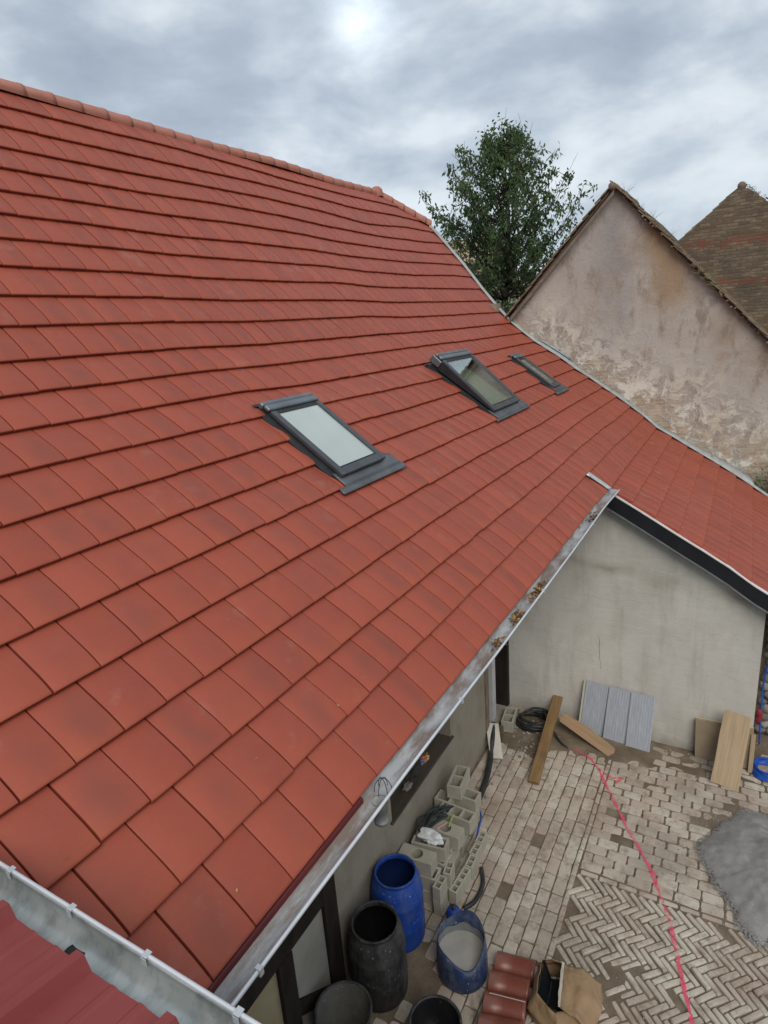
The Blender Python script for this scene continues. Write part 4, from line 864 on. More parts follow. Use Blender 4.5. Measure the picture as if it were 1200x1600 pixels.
def tree(name, base, fork_z, crown_c, crown_r, n_limb, n_twig, leaf_L, label, cat, seed, clump=26, top_bare=True, gap=0.0, group=None):
    random.seed(seed); root = thing(name, base, label, cat, group); B = Vector(base); wood = MB(); lf = MB(); C = Vector(crown_c)
    topz = C.z+crown_r[2]*0.75
    trunk = smooth_path([B, B.lerp(C, 0.4)+Vector((0.1, -0.08, 0)), Vector((C.x, C.y, fork_z)), Vector((C.x+0.1, C.y-0.15, (fork_z+topz)/2)), Vector((C.x-0.1, C.y-0.1, topz))], 6)
    n = len(trunk); r0 = 0.022*(topz-B.z)*0.8; wood.tube(trunk, [max(0.015, r0*(1-i/(n-1))**0.8) for i in range(n)], 9)
    tips = []
    zw = C.z-0.25*crown_r[2]
    def env(z):
        if z > zw: return max(0.12, 1-((z-zw)/(C.z+crown_r[2]*1.02-zw))**2.1)**0.75*crown_r[1]
        return max(0.2, 1-((zw-z)/(zw-(C.z-crown_r[2]*0.85)))**2.2)**0.5*crown_r[1]
    for i in range(n_limb):
        zt = C.z-crown_r[2]*0.62+(crown_r[2]*1.60)*((i+random.random())/n_limb)**0.9; az = i*2.39996+random.uniform(-0.3, 0.3); rr = env(zt)*random.choice((1.0, 1.0, 0.92, 0.75, 0.5))*random.uniform(0.88, 1.03)
        tip = Vector((C.x+rr*math.cos(az), C.y+rr*math.sin(az), zt)); zs = max(fork_z-0.2, zt-rr*random.uniform(0.55, 1.0)-0.35); st = min(trunk, key=lambda q: abs(q.z-zs)).copy(); Ln = (tip-st).length; m_ = 8
        ctl = st.lerp(tip, 0.5)+Vector((0, 0, -0.12*Ln)); p = []
        for k in range(m_+1):
            t_ = k/m_; p.append(st*(1-t_)**2+ctl*2*t_*(1-t_)+tip*t_*t_+Vector((random.gauss(0, 0.03), random.gauss(0, 0.03), random.gauss(0, 0.03)))*(1 if k else 0))
        wood.tube(p, [max(0.007, r0*0.24*(Ln/3.0)**0.7*(1-k/m_)**0.9) for k in range(m_+1)], 6)
        dd = (p[-1]-p[-3]).normalized()
        for k in range(3, m_+1):
            for b_ in range(n_twig):
                sd = Vector((random.gauss(0, 1), random.gauss(0, 1), random.gauss(0.5, 0.6))).normalized(); td = (dd*0.7+sd).normalized(); tl = random.uniform(0.28, 0.62); q = [p[k]]
                for w_ in range(3): td = (td+Vector((random.gauss(0, 0.15), random.gauss(0, 0.15), 0.10))).normalized(); q.append(q[-1]+td*tl/3)
                wood.tube(q, [0.011, 0.009, 0.006, 0.004], 4, False); tips.append((q, td))
    if top_bare:       # bare shoots standing out of the crown
        for i in range(16):
            q, td = random.choice(tips); s_ = q[-1]; d = Vector((random.gauss(0, 0.22)+(s_.x-C.x)*0.10, random.gauss(0, 0.22)+(s_.y-C.y)*0.16, 1)).normalized(); l = random.uniform(0.3, 0.8)
            if s_.z > C.z-0.3*crown_r[2]: wood.tube([s_, s_+d*l*0.5, s_+d*l+Vector((random.gauss(0, 0.05), 0, 0))], [0.006, 0.005, 0.003], 4, False)
    for q, td in tips:
        if random.random() < gap: continue
        tone = max(0.0, min(1.0, random.gauss(0.42, 0.20)+0.12*((q[-1].z-C.z)/crown_r[2])))
        for i in range(clump):
            u = random.random()**0.7; s_ = q[1].lerp(q[-1], u)+Vector((random.gauss(0, 0.085), random.gauss(0, 0.085), random.gauss(-0.03, 0.075)))
            d = Vector((random.gauss(0, 0.6), random.gauss(0, 0.6), -0.75+random.gauss(0, 0.45)))
            va = (max(0, min(1, tone+random.gauss(0, 0.13))), 0, 0, 1); leaf(lf, s_, d, leaf_L*random.uniform(0.7, 1.2), leaf_L*0.42, va)
    wood.build("trunk", BARK, root); lf.build("crown", LEAF.m, root); return root
tree("deciduous_tree", (22.0, 7.35, 0), 7.4, (22.0, 7.55, 9.72), (2.6, 2.95, 2.80), 84, 2, 0.165, "tall airy green tree rising between the new roof and the plastered gable", "tree", 5, 16, True, 0.16)
def bush(name, c, r, n, L, label, cat, seed, tone=0.4, group=None):
    random.seed(seed); root = thing(name, (c[0], c[1], 0), label, cat, group); lf = MB(); wd = MB(); C = Vector(c)
    cl = [(C+Vector((random.gauss(0, r[0]*0.45), random.gauss(0, r[1]*0.45), random.gauss(0, r[2]*0.45))), random.gauss(tone, 0.18)) for _ in range(max(8, n//45))]
    for cc, tn in cl:
        wd.tube([(C.x, C.y, 0), C.lerp(cc, 0.5)-Vector((0, 0, r[2]*0.4)), cc], [0.05, 0.03, 0.01], 5)
        for i in range(n//len(cl)):
            p = cc+Vector((random.gauss(0, r[0]*0.2), random.gauss(0, r[1]*0.2), random.gauss(0, r[2]*0.17))); leaf(lf, p, Vector((random.gauss(0, 0.7), random.gauss(0, 0.7), random.gauss(-0.3, 0.6))), L*random.uniform(0.6, 1.2), L*0.5, (max(0, min(1, tn+random.gauss(0, 0.15))), 0, 0, 1))
    wd.build("stem", BARK, root); lf.build("foliage", LEAF.m, root)
bush("shrub", (19.2, 6.3, 6.3), (1.0, 1.1, 0.9), 3600, 0.13, "light green bush top in the notch between the two roofs, under the tree", "bush", 21, 0.55)
bush("background_bush", (26.5, 10.6, 7.6), (2.2, 2.4, 1.5), 5200, 0.17, "dark green bush beyond the sloping edge of the new roof, before the tan roof", "bush", 22, 0.45)
bush("background_bush", (27.5, 6.6, 6.6), (2.2, 2.2, 1.4), 4200, 0.17, "dark green bush behind the foot of the tree trunk", "bush", 23, 0.45)
bush("shrub", (15.3, -0.75, 2.75), (0.45, 0.45, 0.45), 1500, 0.085, "small bright green shrub at the low end of the old plaster gable", "bush", 24, 0.7)

# ------------------------------------------------------------------ rubble wall at the far right of the yard
random.seed(31)
ST = NT("field_stone")
def _st():
    t = ST; r = t.sep(t.attr("var")); c = t.ramp(r[0], [(0.0, (0.14, 0.125, 0.115)), (0.5, (0.235, 0.215, 0.195)), (1.0, (0.36, 0.345, 0.32))]); c = t.mix(t.ramp(t.noise(9, 6, 0.7), [(0.45, 0), (0.7, 0.6)]), c, (0.12, 0.10, 0.085)); t.set('Base Color', c); t.set('Roughness', 0.9); t.bump(t.noise(25, 6), 0.4, 0.015)
_st()
rw_ = thing("rubble_stone_wall", (10.5, -1.8, 0), "rough wall of rounded field stones beyond the corner of the grey wall", "stone wall")
m = MB(); m.box(10.36, 10.7, -3.4, -0.495, 0, 2.35); m.build("mortar_core", DIRT.m, rw_)
m = MB()
def stone(mb, c, r, flat=0.8):
    b = bmesh.new(); bmesh.ops.create_icosphere(b, subdivisions=2, radius=1.0); sd = random.random()*50
    vs = []
    for v in b.verts:
        k = 1+0.28*noise.noise((v.co.x*1.2+sd, v.co.y*1.2, v.co.z*1.2)); vs.append((c[0]+v.co.x*r[0]*k, c[1]+v.co.y*r[1]*k, c[2]+v.co.z*r[2]*k))
    fs = [tuple(q.index for q in f.verts) for f in b.faces]; b.free(); i0 = len(mb.f); mb.add(vs, fs, 0, True); va = (random.random(), 0, 0, 1)
    for q in range(i0, len(mb.f)): mb.col[q] = va
z = 0.06
while z < 2.35:
    y = -0.53-random.uniform(0, 0.1); h = random.uniform(0.10, 0.17)
    while y > -1.9:
        w = random.uniform(0.12, 0.26); stone(m, (10.36, y-w/2, z+h/2), (0.10, w*0.54, h*0.58)); y -= w
    z += h*0.97
m.build("stones", ST.m, rw_)

# ------------------------------------------------------------------ hollow concrete blocks
CB = NT("concrete_block")
def _cb():
    t = CB; rn = t.objinfo_loc(); c = t.ramp(t.noise(5, 6, 0.6), [(0.3, (0.36, 0.338, 0.280)), (0.7, (0.46, 0.438, 0.370))]); c = t.mix(t.math('MULTIPLY', rn, 0.35), c, (0.31, 0.290, 0.24)); c = t.mix(t.ramp(t.noise(170, 4, 0.7), [(0.5, 0), (0.68, 0.5)]), c, (0.22, 0.205, 0.17))
    t.set('Base Color', c); t.set('Roughness', 0.95); t.set('Specular IOR Level', 0.15); t.bump(t.noise(130, 5, 0.7), 0.55, 0.006)
_cb()
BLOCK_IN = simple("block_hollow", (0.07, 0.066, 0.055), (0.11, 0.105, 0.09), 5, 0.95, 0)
def block_mesh(L, W, H, cells, shell=0.030, web=0.028, rnd=False):
    """long axis x; cells open at the top"""
    b = MB(); hl, hw = L/2, W/2; fl = 0.03
    if rnd:      # one round core through the block
        n = 32; cx = 0.0; r = min(hw*0.72, 0.075); ring = [(cx+r*math.cos(2*math.pi*k/n+math.pi/n), r*math.sin(2*math.pi*k/n+math.pi/n)) for k in range(n)]
        def outer(a):
            c, s_ = math.cos(a), math.sin(a); q = min(hl/abs(c) if abs(c) > 1e-6 else 9, hw/abs(s_) if abs(s_) > 1e-6 else 9); return (c*q, s_*q)
        angs = sorted([2*math.pi*k/n+math.pi/n for k in range(n)]); outs = [outer(a) for a in angs]
        # pull the nearest outer points onto the corners
        for cxn, cyn in ((hl, hw), (-hl, hw), (-hl, -hw), (hl, -hw)):
            i = min(range(n), key=lambda i: (outs[i][0]-cxn)**2+(outs[i][1]-cyn)**2); outs[i] = (cxn, cyn)
        vs = [(x, y, H) for x, y in ring]+[(x, y, H) for x, y in outs]+[(x, y, fl) for x, y in ring]+[(x, y, 0) for x, y in outs]; fs = []
        for k in range(n):
            q = (k+1) % n; fs += [(k, n+k, n+q, q), (n+k, 3*n+k, 3*n+q, n+q), (k, q, 2*n+q, 2*n+k)]
        fs.append(tuple(2*n+k for k in range(n))); fs.append(tuple(3*n+k for k in range(n))[::-1]); b.add(vs, fs); return b
    b.box(-hl, hl, -hw, -hw+shell, 0, H); b.box(-hl, hl, hw-shell, hw, 0, H)
    cw = (L-web*(cells+1))/cells; x = -hl
    for i in range(cells+1):
        b.box(x, x+web, -hw+shell, hw-shell, 0, H); x += web
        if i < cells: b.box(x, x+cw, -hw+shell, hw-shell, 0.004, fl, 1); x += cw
    return b
protos = {}
def block(kind, c, rz, label, jit=True):
    dims = {'two': (0.44, 0.20, 0.20, 2), 'three': (0.48, 0.20, 0.20, 3), 'slim': (0.20, 0.10, 0.20, 2), 'round': (0.44, 0.20, 0.20, 0), 'half': (0.22, 0.20, 0.20, 1)}[kind]
    if kind not in protos:
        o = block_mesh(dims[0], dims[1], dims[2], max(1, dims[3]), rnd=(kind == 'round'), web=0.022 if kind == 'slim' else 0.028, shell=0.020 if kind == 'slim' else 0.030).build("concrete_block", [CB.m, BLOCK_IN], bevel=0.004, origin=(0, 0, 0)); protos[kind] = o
    else:
        o = protos[kind].copy(); scene.collection.objects.link(o)
    o.location = (c[0]+random.gauss(0, 0.006), c[1]+random.gauss(0, 0.012), c[2]); o.rotation_euler = (random.gauss(0, 0.008), random.gauss(0, 0.008), rz+random.gauss(0, 0.055) if jit else rz)
    return tag(o, label, "concrete block", "hollow concrete blocks stacked by the house wall")
random.seed(41)
H90 = R(90); od = ["nearest the barrels", "second from the barrels", "third from the barrels", "fourth from the barrels", "farthest from the barrels"]
for i in range(5):
    block('slim', (5.40+0.207*i, 2.575, 0.018), 0, "slim two-cell block in the low front row, "+od[i])
cols = [(5.27, "near the blue barrel"), (5.53, "under the white plastic bag"), (5.79, "under the round-holed block"), (6.08, "in the middle of the pile"), (6.49, "at the far end of the pile")]
for i, (x, w) in enumerate(cols):
    block('two', (x, 2.97, 0.015), H90, "hollow block at the bottom of the pile, column "+w)
    block('two', (x, 2.96, 0.217), H90, "hollow block in the second layer, column "+w)
block('slim', (5.19, 2.70, 0.015), 0, "slim block on the ground at the barrel end of the pile"); block('slim', (5.19, 2.70, 0.217), 0, "slim block with two open cells standing on another at the barrel end of the pile")
block('slim', (5.42, 2.70, 0.217), R(4), "slim block leaning in front of the column under the white plastic bag"); block('slim', (5.42, 2.71, 0.015), 0, "slim block on the ground between the front row and the bag's column")
block('round', (5.28, 3.03, 0.419), H90, "flat-topped block with a round core, beside the wall and the blue barrel")
block('two', (5.53, 2.96, 0.419), H90, "block carrying the white plastic bag, top layer of the pile"); block('round', (5.79, 2.90, 0.419), H90, "block with a large round hole, top layer of the pile beside the white bag")
block('three', (6.10, 2.87, 0.419), H90+R(3), "open-celled block in the middle of the pile with dark straps beside it")
block('two', (6.49, 2.93, 0.419), H90, "block under the topmost block, at the far end of the pile")
block('half', (6.30, 3.14, 0.419), H90, "short dark block tucked against the wall behind the straps")
block('two', (6.52, 3.01, 0.621), R(8), "topmost block of the pile, with two square cells open to the sky")
block('two', (8.90, 3.07, 0.055), R(6), "single block on the loose earth beside the doorway")

# rubbish on the blocks
BAGP = simple("white_polythene", (0.62, 0.64, 0.65), (0.76, 0.78, 0.79), 5, 0.35, 0.3, 12, 0.5)
def crumple(name, c, r, mat, label, cat, seed, amp=0.45, freq=1.6):
    random.seed(seed); b = bmesh.new(); bmesh.ops.create_icosphere(b, subdivisions=4, radius=1.0); m = MB(); vs = []
    for v in b.verts:
        p = v.co; k = 1+amp*(noise.noise((p.x*freq+seed, p.y*freq, p.z*freq))+0.6*abs(noise.noise((p.x*freq*2.3, p.y*freq*2.3+seed, p.z*freq*2.3)))); z_ = c[2]+max(0.0, (p.z*k+0.55)*r[2]); vs.append((c[0]+p.x*r[0]*k, c[1]+p.y*r[1]*k, z_))
    m.add(vs, [tuple(q.index for q in f.verts) for f in b.faces], 0, True); b.free(); return tag(m.build(name, mat), label, cat)
crumple("plastic_bag", (5.56, 2.98, 0.60), (0.09, 0.15, 0.075), BAGP, "crumpled white plastic bag lying on the concrete blocks", "plastic bag", 3)
STR = simple("black_webbing", (0.018, 0.024, 0.024), (0.04, 0.052, 0.052), 9, 0.6, 0.3, 60)
random.seed(8); m = MB()
for i in range(22):
    a = Vector((5.55+random.uniform(-0.05, 0.1), 3.08+random.uniform(-0.06, 0.10), 0.64)); b = Vector((6.02+random.uniform(-0.1, 0.12), 2.98+random.uniform(-0.07, 0.12), 0.66)); md = a.lerp(b, 0.5)+Vector((0, 0, random.uniform(0.03, 0.12)))
    m.tube(smooth_path([a, md+Vector((random.gauss(0, 0.02), random.gauss(0, 0.03), 0)), b], 6), random.uniform(0.008, 0.016), 6)
tag(m.build("strap_bundle", STR), "bundle of dark straps draped over the concrete blocks beside the wall", "straps")
m = MB(); m.prism([(-0.11, -0.011), (0.11, -0.013), (0.115, 0.0), (0.11, 0.013), (-0.11, 0.012)], 0.012, Matrix.Translation((5.93, 2.86, 0.622)) @ Matrix.Rotation(R(8), 4, 'Z')); tag(m.build("trowel_handle", simple("lime_plastic", (0.30, 0.40, 0.10), (0.36, 0.46, 0.14), 5, 0.4, 0), bevel=0.004), "slim lime green plastic strip on the blocks beside the round hole", "plastic strip")
m = MB(); m.tube(smooth_path([(5.72, 2.97, 0.632), (5.80, 2.92, 0.634), (5.86, 2.90, 0.632)], 5), 0.010, 8); tag(m.build("pink_tape_roll", simple("pink_plastic", (0.55, 0.25, 0.25), (0.62, 0.32, 0.30), 5, 0.5, 0)), "pale pink strip lying across the round block hole", "plastic strip")

# ------------------------------------------------------------------ barrels and tubs
def plastic(name, c1, c2, dust=(0.30, 0.29, 0.27), amt=(0.52, 0.78), rough=0.42):
    t = NT(name); c = t.ramp(t.noise(2.5, 6, 0.6), [(0.32, c1), (0.68, c2)]); run = t.noise(5, 7, 0.68, t.map(sc=(1, 1, 0.22)))
    c = t.mix(t.ramp(t.math('ADD', t.math('MULTIPLY', run, 0.6), t.math('MULTIPLY', t.noise(11, 7, 0.7), 0.4)), [(amt[0], 0.0), (amt[1], 0.85)]), c, dust)
    c = t.mix(t.ramp(t.noise(30, 3, 0.6), [(0.66, 0.0), (0.70, 0.75)]), c, tuple(min(0.5, x*2.2) for x in dust))
    t.set('Base Color', c); t.set('Roughness', t.ramp(run, [(0.35, rough), (0.65, min(0.9, rough+0.3))])); t.set('Specular IOR Level', 0.4); t.bump(t.noise(9, 5, 0.6), 0.12, 0.01); return t.m
BLUE = plastic("blue_plastic", (0.008, 0.045, 0.26), (0.012, 0.062, 0.33), (0.12, 0.15, 0.23), (0.48, 0.80)); DBLU = plastic("dull_blue_plastic", (0.014, 0.030, 0.085), (0.024, 0.045, 0.115), (0.20, 0.21, 0.22), (0.46, 0.75))
BLKP = plastic("black_plastic", (0.012, 0.012, 0.013), (0.026, 0.026, 0.028), (0.125, 0.122, 0.115), (0.44, 0.76), 0.45)
def barrel(name, c, rm, rb, h, mat, label, cat, inner):
    t = thing(name, (c[0], c[1], 0.015), label, cat); m = MB()
    prof = [(0.0, 0.015), (rb*0.90, 0.015), (rb*0.95, 0.035), (rb*0.985, 0.07), (rb, 0.12), (rb, h*0.30), (rb*1.012, h*0.315), (rb*1.012, h*0.335), (rb, h*0.35), (rb, h*0.66), (rb*1.012, h*0.675), (rb*1.012, h*0.70), (rb*0.995, h*0.72), (rb*0.97, h*0.80), (rb*0.915, h*0.88), (rm*1.04, h*0.935), (rm*1.0, h*0.955), (rm*1.0, h*0.965)]
    m.lathe(prof, (c[0], c[1], 0), 56, 0, fn=lambda r, z, a, j: (r*(1+0.006*math.sin(3*a+z*4)), z)); m.build("body", mat, t)
    m = MB(); m.lathe([(rm*1.0, h*0.965), (rm*1.045, h*0.967), (rm*1.055, h*0.985), (rm*1.03, h), (rm*0.97, h), (rm*0.95, h*0.985), (rm*0.95, h*0.94)], (c[0], c[1], 0), 56); m.build("rim", mat, t)
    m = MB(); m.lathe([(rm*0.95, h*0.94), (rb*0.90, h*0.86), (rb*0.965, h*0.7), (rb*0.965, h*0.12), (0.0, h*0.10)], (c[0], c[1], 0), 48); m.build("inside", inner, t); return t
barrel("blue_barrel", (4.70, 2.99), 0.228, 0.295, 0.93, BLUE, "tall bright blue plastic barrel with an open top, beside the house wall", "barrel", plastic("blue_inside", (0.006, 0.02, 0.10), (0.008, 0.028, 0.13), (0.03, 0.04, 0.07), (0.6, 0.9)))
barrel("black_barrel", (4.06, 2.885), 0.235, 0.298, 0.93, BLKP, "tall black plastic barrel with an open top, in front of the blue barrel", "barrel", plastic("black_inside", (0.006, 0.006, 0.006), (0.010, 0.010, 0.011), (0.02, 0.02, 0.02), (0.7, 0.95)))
# cut-down drum with slurry
cd = thing("cut_down_drum", (4.60, 2.17, 0.015), "dull blue drum cut down with a wavy rim, half full of grey slurry", "drum")
def rimz(a): return 0.50+0.075*math.sin(a+0.3)*0+0.055*math.cos(a-0.2)+0.030*math.cos(2*a+0.8)+0.016*math.cos(4*a)-0.10*max(0, math.cos(a+2.55))**3
m = MB(); rb = 0.272
m.lathe([(0, 0.0), (rb*0.9, 0.0), (rb*0.97, 0.03), (rb, 0.08), (rb, 0.2), (rb*0.99, 0.34), (rb*0.93, 1.0), (rb*0.905, 1.0), (rb*0.955, 0.30), (rb*0.955, 0.2)], (4.60, 2.17, 0.015), 72, 0, fn=lambda r, z, a, j: (r, rimz(a) if z == 1.0 else z))
m.build("body", [DBLU], cd)
m = MB(); n = 48
m.disc((4.60, 2.17, 0.285), 0.262, n); m.build("slurry", simple("grey_slurry", (0.30, 0.295, 0.275), (0.40, 0.39, 0.37), 4, 0.55, 0.2, 25), cd)
m = MB(); random.seed(6)
def rise(r, z, a, j): return (r, z)
m.lathe([(0.2555, 0.288), (0.2535, 0.42)], (4.60, 2.17, 0), 48, 0, fn=lambda r, z, a, j: (r-0.006*j, z if j == 0 else min(rimz(a)-0.01, 0.40+0.05*noise.noise((a*2, 0, 0))))); m.build("dried_splash", simple("dried_cement_splash", (0.155, 0.165, 0.18), (0.24, 0.25, 0.26), 5, 0.85, 0.3, 20), cd)
# wide tubs at the bottom edge
def tub(name, c, rt, rb, h, mat, inner, label, cat, fill=None):
    t = thing(name, (c[0], c[1], 0.015), label, cat); m = MB(); z0 = 0.015
    m.lathe([(0, 0), (rb, 0), (rb+0.004, 0.02), (rt-0.012, h-0.06), (rt+0.004, h-0.055), (rt+0.006, h-0.03), (rt-0.004, h-0.028), (rt-0.002, h-0.006)], (c[0], c[1], z0), 56); m.build("body", mat, t)
    m = MB(); m.lathe([(rt-0.002, h-0.006), (rt+0.010, h-0.006), (rt+0.014, h+0.003), (rt+0.006, h+0.008), (rt-0.008, h+0.006), (rt-0.012, h-0.006)], (c[0], c[1], z0), 56); m.build("rim", mat, t)
    m = MB(); m.lathe([(rt-0.012, h-0.006), (rt-0.018, h*0.85), (rb, 0.05), (0, 0.045)], (c[0], c[1], z0), 48); m.build("inside", inner, t)
    return t
DUST = plastic("cement_dusted_inside", (0.085, 0.083, 0.074), (0.14, 0.137, 0.122), (0.20, 0.195, 0.175), (0.4, 0.8), 0.8)
tub("mortar_tub", (3.42, 2.90), 0.268, 0.22, 0.48, BLKP, DUST, "wide black mortar tub with cement-dusted inside, between timber posts and black barrel", "tub")
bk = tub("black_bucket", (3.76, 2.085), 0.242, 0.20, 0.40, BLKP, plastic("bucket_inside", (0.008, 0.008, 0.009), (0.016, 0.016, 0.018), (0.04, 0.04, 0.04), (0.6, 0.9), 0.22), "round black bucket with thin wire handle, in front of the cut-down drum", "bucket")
m = MB(); m.tube([(3.76+0.25*math.cos(a), 2.085+0.252*math.sin(a)*0.98, 0.40+0.012*math.cos(a)) for a in [R(-175+i*9) for i in range(20)]], 0.0035, 6); m.build("handle", ZN, bk)
jg = thing("blue_canister", (5.13, 2.50, 0.015), "small bright blue canister lying behind the cut-down drum, by the slim blocks", "canister")
m = MB(); m.lathe([(0, 0), (0.075, 0.0), (0.088, 0.02), (0.09, 0.10), (0.07, 0.15), (0.03, 0.165), (0.0, 0.166)], (5.13, 2.50, 0.015), 28); m.build("body", BLUE, jg); m = MB(); m.lathe([(0.026, 0.16), (0.026, 0.2), (0.0, 0.202)], (5.13, 2.50, 0.02), 18); m.build("cap", BLKP, jg)

# ------------------------------------------------------------------ hoses, pipes and cables
RUB = simple("black_hose", (0.012, 0.014, 0.016), (0.030, 0.033, 0.036), 7, 0.5, 0.2, 60, 0.4, dirt=(0.10, 0.09, 0.08), dirt_at=(0.55, 0.8)); BHO = simple("blue_hose", (0.010, 0.060, 0.36), (0.02, 0.10, 0.48), 7, 0.35, 0.05)
def hose(name, pts, r, mat, label, cat, n=10, steps=8):
    m = MB(); m.tube(smooth_path(pts, steps), r, n); return tag(m.build(name, mat), label, cat)
hose("drain_pipe", [(8.45, 3.20, 0.34), (8.2, 3.14, 0.22), (7.95, 3.08, 0.08), (7.5, 2.98, 0.06), (7.1, 2.93, 0.06), (6.86, 2.93, 0.06)], 0.045, RUB, "thick black flexible pipe curving along the foot of the house wall", "pipe", 14)
hose("black_hose", [(5.92, 2.46, 0.045), (5.70, 2.36, 0.04), (5.45, 2.36, 0.04), (5.29, 2.44, 0.04)], 0.028, RUB, "short black hose offcut curving beside the low row of slim blocks", "hose", 12)
hose("blue_cable", [(6.95, 2.93, 0.03), (6.75, 2.78, 0.04), (6.55, 2.74, 0.03), (6.35, 2.70, 0.03)], 0.012, BHO, "thin blue cable on the ground beside the pile of blocks", "cable", 8)
random.seed(12); pts = []
for i in range(9*16):
    a = 2*math.pi*i/16; k = i/144; rr = 0.25+0.05*math.sin(i*0.37)+random.gauss(0, 0.006); pts.append((9.08+rr*0.92*math.cos(a), 2.70+rr*math.sin(a), 0.08+0.16*k+0.02*math.sin(a*1.5+k*9)))
hose("hose_coil", pts+[(9.1, 2.5, 0.22), (8.8, 2.2, 0.06), (8.72, 2.05, 0.03)], 0.018, RUB, "coil of black hose on the loose earth in the corner by the grey wall", "hose", 8, 3)
random.seed(13); pts = []
for i in range(7*16):
    a = 2*math.pi*i/16; k = i/112; rr = 0.20+0.03*math.sin(i*0.41)+random.gauss(0, 0.004); pts.append((9.32+rr*math.cos(a), -0.74+rr*0.95*math.sin(a), 0.04+0.12*k))
hose("blue_hose_coil", pts, 0.014, BHO, "coil of bright blue hose on the paving beside the leaning boards", "hose", 8, 3)
hose("blue_hose", [(10.0, -0.62, 0.05), (10.05, -0.60, 0.6), (10.16, -0.60, 1.1), (10.2, -0.66, 1.45), (10.16, -0.80, 1.3), (10.1, -0.83, 0.7), (10.0, -0.85, 0.06)], 0.013, BHO, "blue hose hanging in a long loop on the rubble stone wall", "hose", 8)
m = MB(); random.seed(2); m.tube(smooth_path([(9.9, -0.56, 0.72), (9.93, -0.58, 0.6), (9.95, -0.55, 0.45)], 4), [0.02, 0.035, 0.05, 0.045, 0.04, 0.05, 0.045, 0.03, 0.02], 9); tag(m.build("red_rag", simple("red_cloth", (0.22, 0.025, 0.035), (0.32, 0.04, 0.05), 6, 0.9, 0.4, 20)), "dark red rag hanging at the corner of the grey wall", "rag")

# ------------------------------------------------------------------ boards, planks, panels
def wood(name, c1, c2, sc=(0.35, 6, 6), dirt=None):
    return simple(name, c1, c2, 5, 0.75, 0.35, 18, 0.25, sc=sc, dirt=dirt, dirt_at=(0.55, 0.75), dscale=3)
def placed(mb, name, mat, A, B, up, label, cat, bevel=0.003, group=None):
    """mb is modelled with x along the length from the origin, y across, z thick; A->B gives the length direction"""
    A, B = Vector(A), Vector(B); x = (B-A).normalized(); z = Vector(up); y = z.cross(x).normalized(); z = x.cross(y)
    o = mb.build(name, mat, None, bevel, 2, (0, 0, 0)); M = Matrix((x, y, z)).transposed().to_4x4(); M.translation = A; o.matrix_world = M; return tag(o, label, cat, group)
m = MB(); m.box(0, 1.86, -0.08, 0.08, 0, 0.055); placed(m, "wooden_plank", wood("yellow_brown_plank", (0.165, 0.098, 0.042), (0.26, 0.165, 0.078), dirt=(0.115, 0.08, 0.05)), (7.70, 2.31, 0.025), (9.40, 2.40, 0.40), (-0.1, 0, 1), "long thick brown plank with one end propped against the grey wall", "plank", 0.006)
m = MB(); m.prism([(0, -0.05), (0.05, -0.105), (0.95, -0.09), (0.99, 0.02), (0.96, 0.09), (0.45, 0.115), (0.04, 0.07)], 0.022); placed(m, "board_offcut", wood("raw_plywood", (0.235, 0.150, 0.085), (0.33, 0.225, 0.135)), (9.16, 2.27, 0.30), (8.84, 1.35, 0.03), (-0.45, 0.1, 1), "tapering brown board offcut lying with one end on the long plank", "board")
PN = NT("blue_grey_ribbed_panel")
def _pnl():
    t = PN; y = t.sep()[1]; c = t.ramp(t.noise(4, 6, 0.65, t.map(sc=(1, 8, 1))), [(0.3, (0.29, 0.315, 0.36)), (0.7, (0.40, 0.43, 0.485))]); c = t.mix(t.ramp(t.noise(14, 6, 0.7, t.map(sc=(1, 9, 1))), [(0.5, 0), (0.72, 0.45)]), c, (0.20, 0.215, 0.245)); t.set('Base Color', c); t.set('Roughness', 0.55); t.bump(t.noise(12, 4, 0.6, t.map(sc=(0.4, 12, 1))), 0.3, 0.01)
_pnl()
def ribbed(W, H, ribs=9, th=0.022):
    b = MB(); n = ribs*6; prof = []
    for i in range(n+1):
        f = (i/n*ribs) % 1.0; y = -W/2+W*i/n; prof.append((y, 0.0016*(1 if 0.18 < f < 0.82 else 0)-(0.006 if i in (0, n) else 0)))
    vs = []
    for x in (0, H):
        for y, z in prof: vs.append((x, y, th+z))
        for y, z in prof: vs.append((x, y, 0))
    w = len(prof); fs = []
    for i in range(w-1): fs += [(i, 2*w+i, 2*w+i+1, i+1), (w+i+1, 3*w+i+1, 3*w+i, w+i), (i, i+1, w+i+1, w+i), (2*w+i+1, 2*w+i, 3*w+i, 3*w+i+1)]
    fs += [(0, w, 3*w, 2*w), (w-1, 3*w-1, 4*w-1, 2*w-1)]; b.add(vs, fs); return b
pp = [("blue-grey ribbed panel with a cream edge strip, nearest the long plank", (9.24, 1.80, 0.02), (9.425, 1.75, 0.87)), ("blue-grey ribbed panel leaning between two others on the grey wall", (9.19, 1.42, 0.018), (9.415, 1.38, 0.875)), ("blue-grey ribbed panel nearest the plywood boards, at the end of its row", (9.15, 1.06, 0.016), (9.405, 1.04, 0.88))]
for i, (lb, A, B) in enumerate(pp):
    o = placed(ribbed(0.365, 0.89), "ribbed_panel", PN.m, A, B, (-1, 0, 0.2), lb, "panel", 0.0, "ribbed panels leaning on the grey wall")
    if i == 0:
        m = MB(); m.box(0, 0.89, 0.185, 0.215, -0.012, 0.026); e_ = m.build("edge_strip", simple("cream_foam", (0.42, 0.40, 0.33), (0.52, 0.50, 0.42), 5, 0.8, 0.2), None, 0.002, 2, (0, 0, 0)); e_.parent = o
PWD = wood("pale_plywood", (0.335, 0.245, 0.150), (0.435, 0.335, 0.220), (0.35, 7, 7)); 
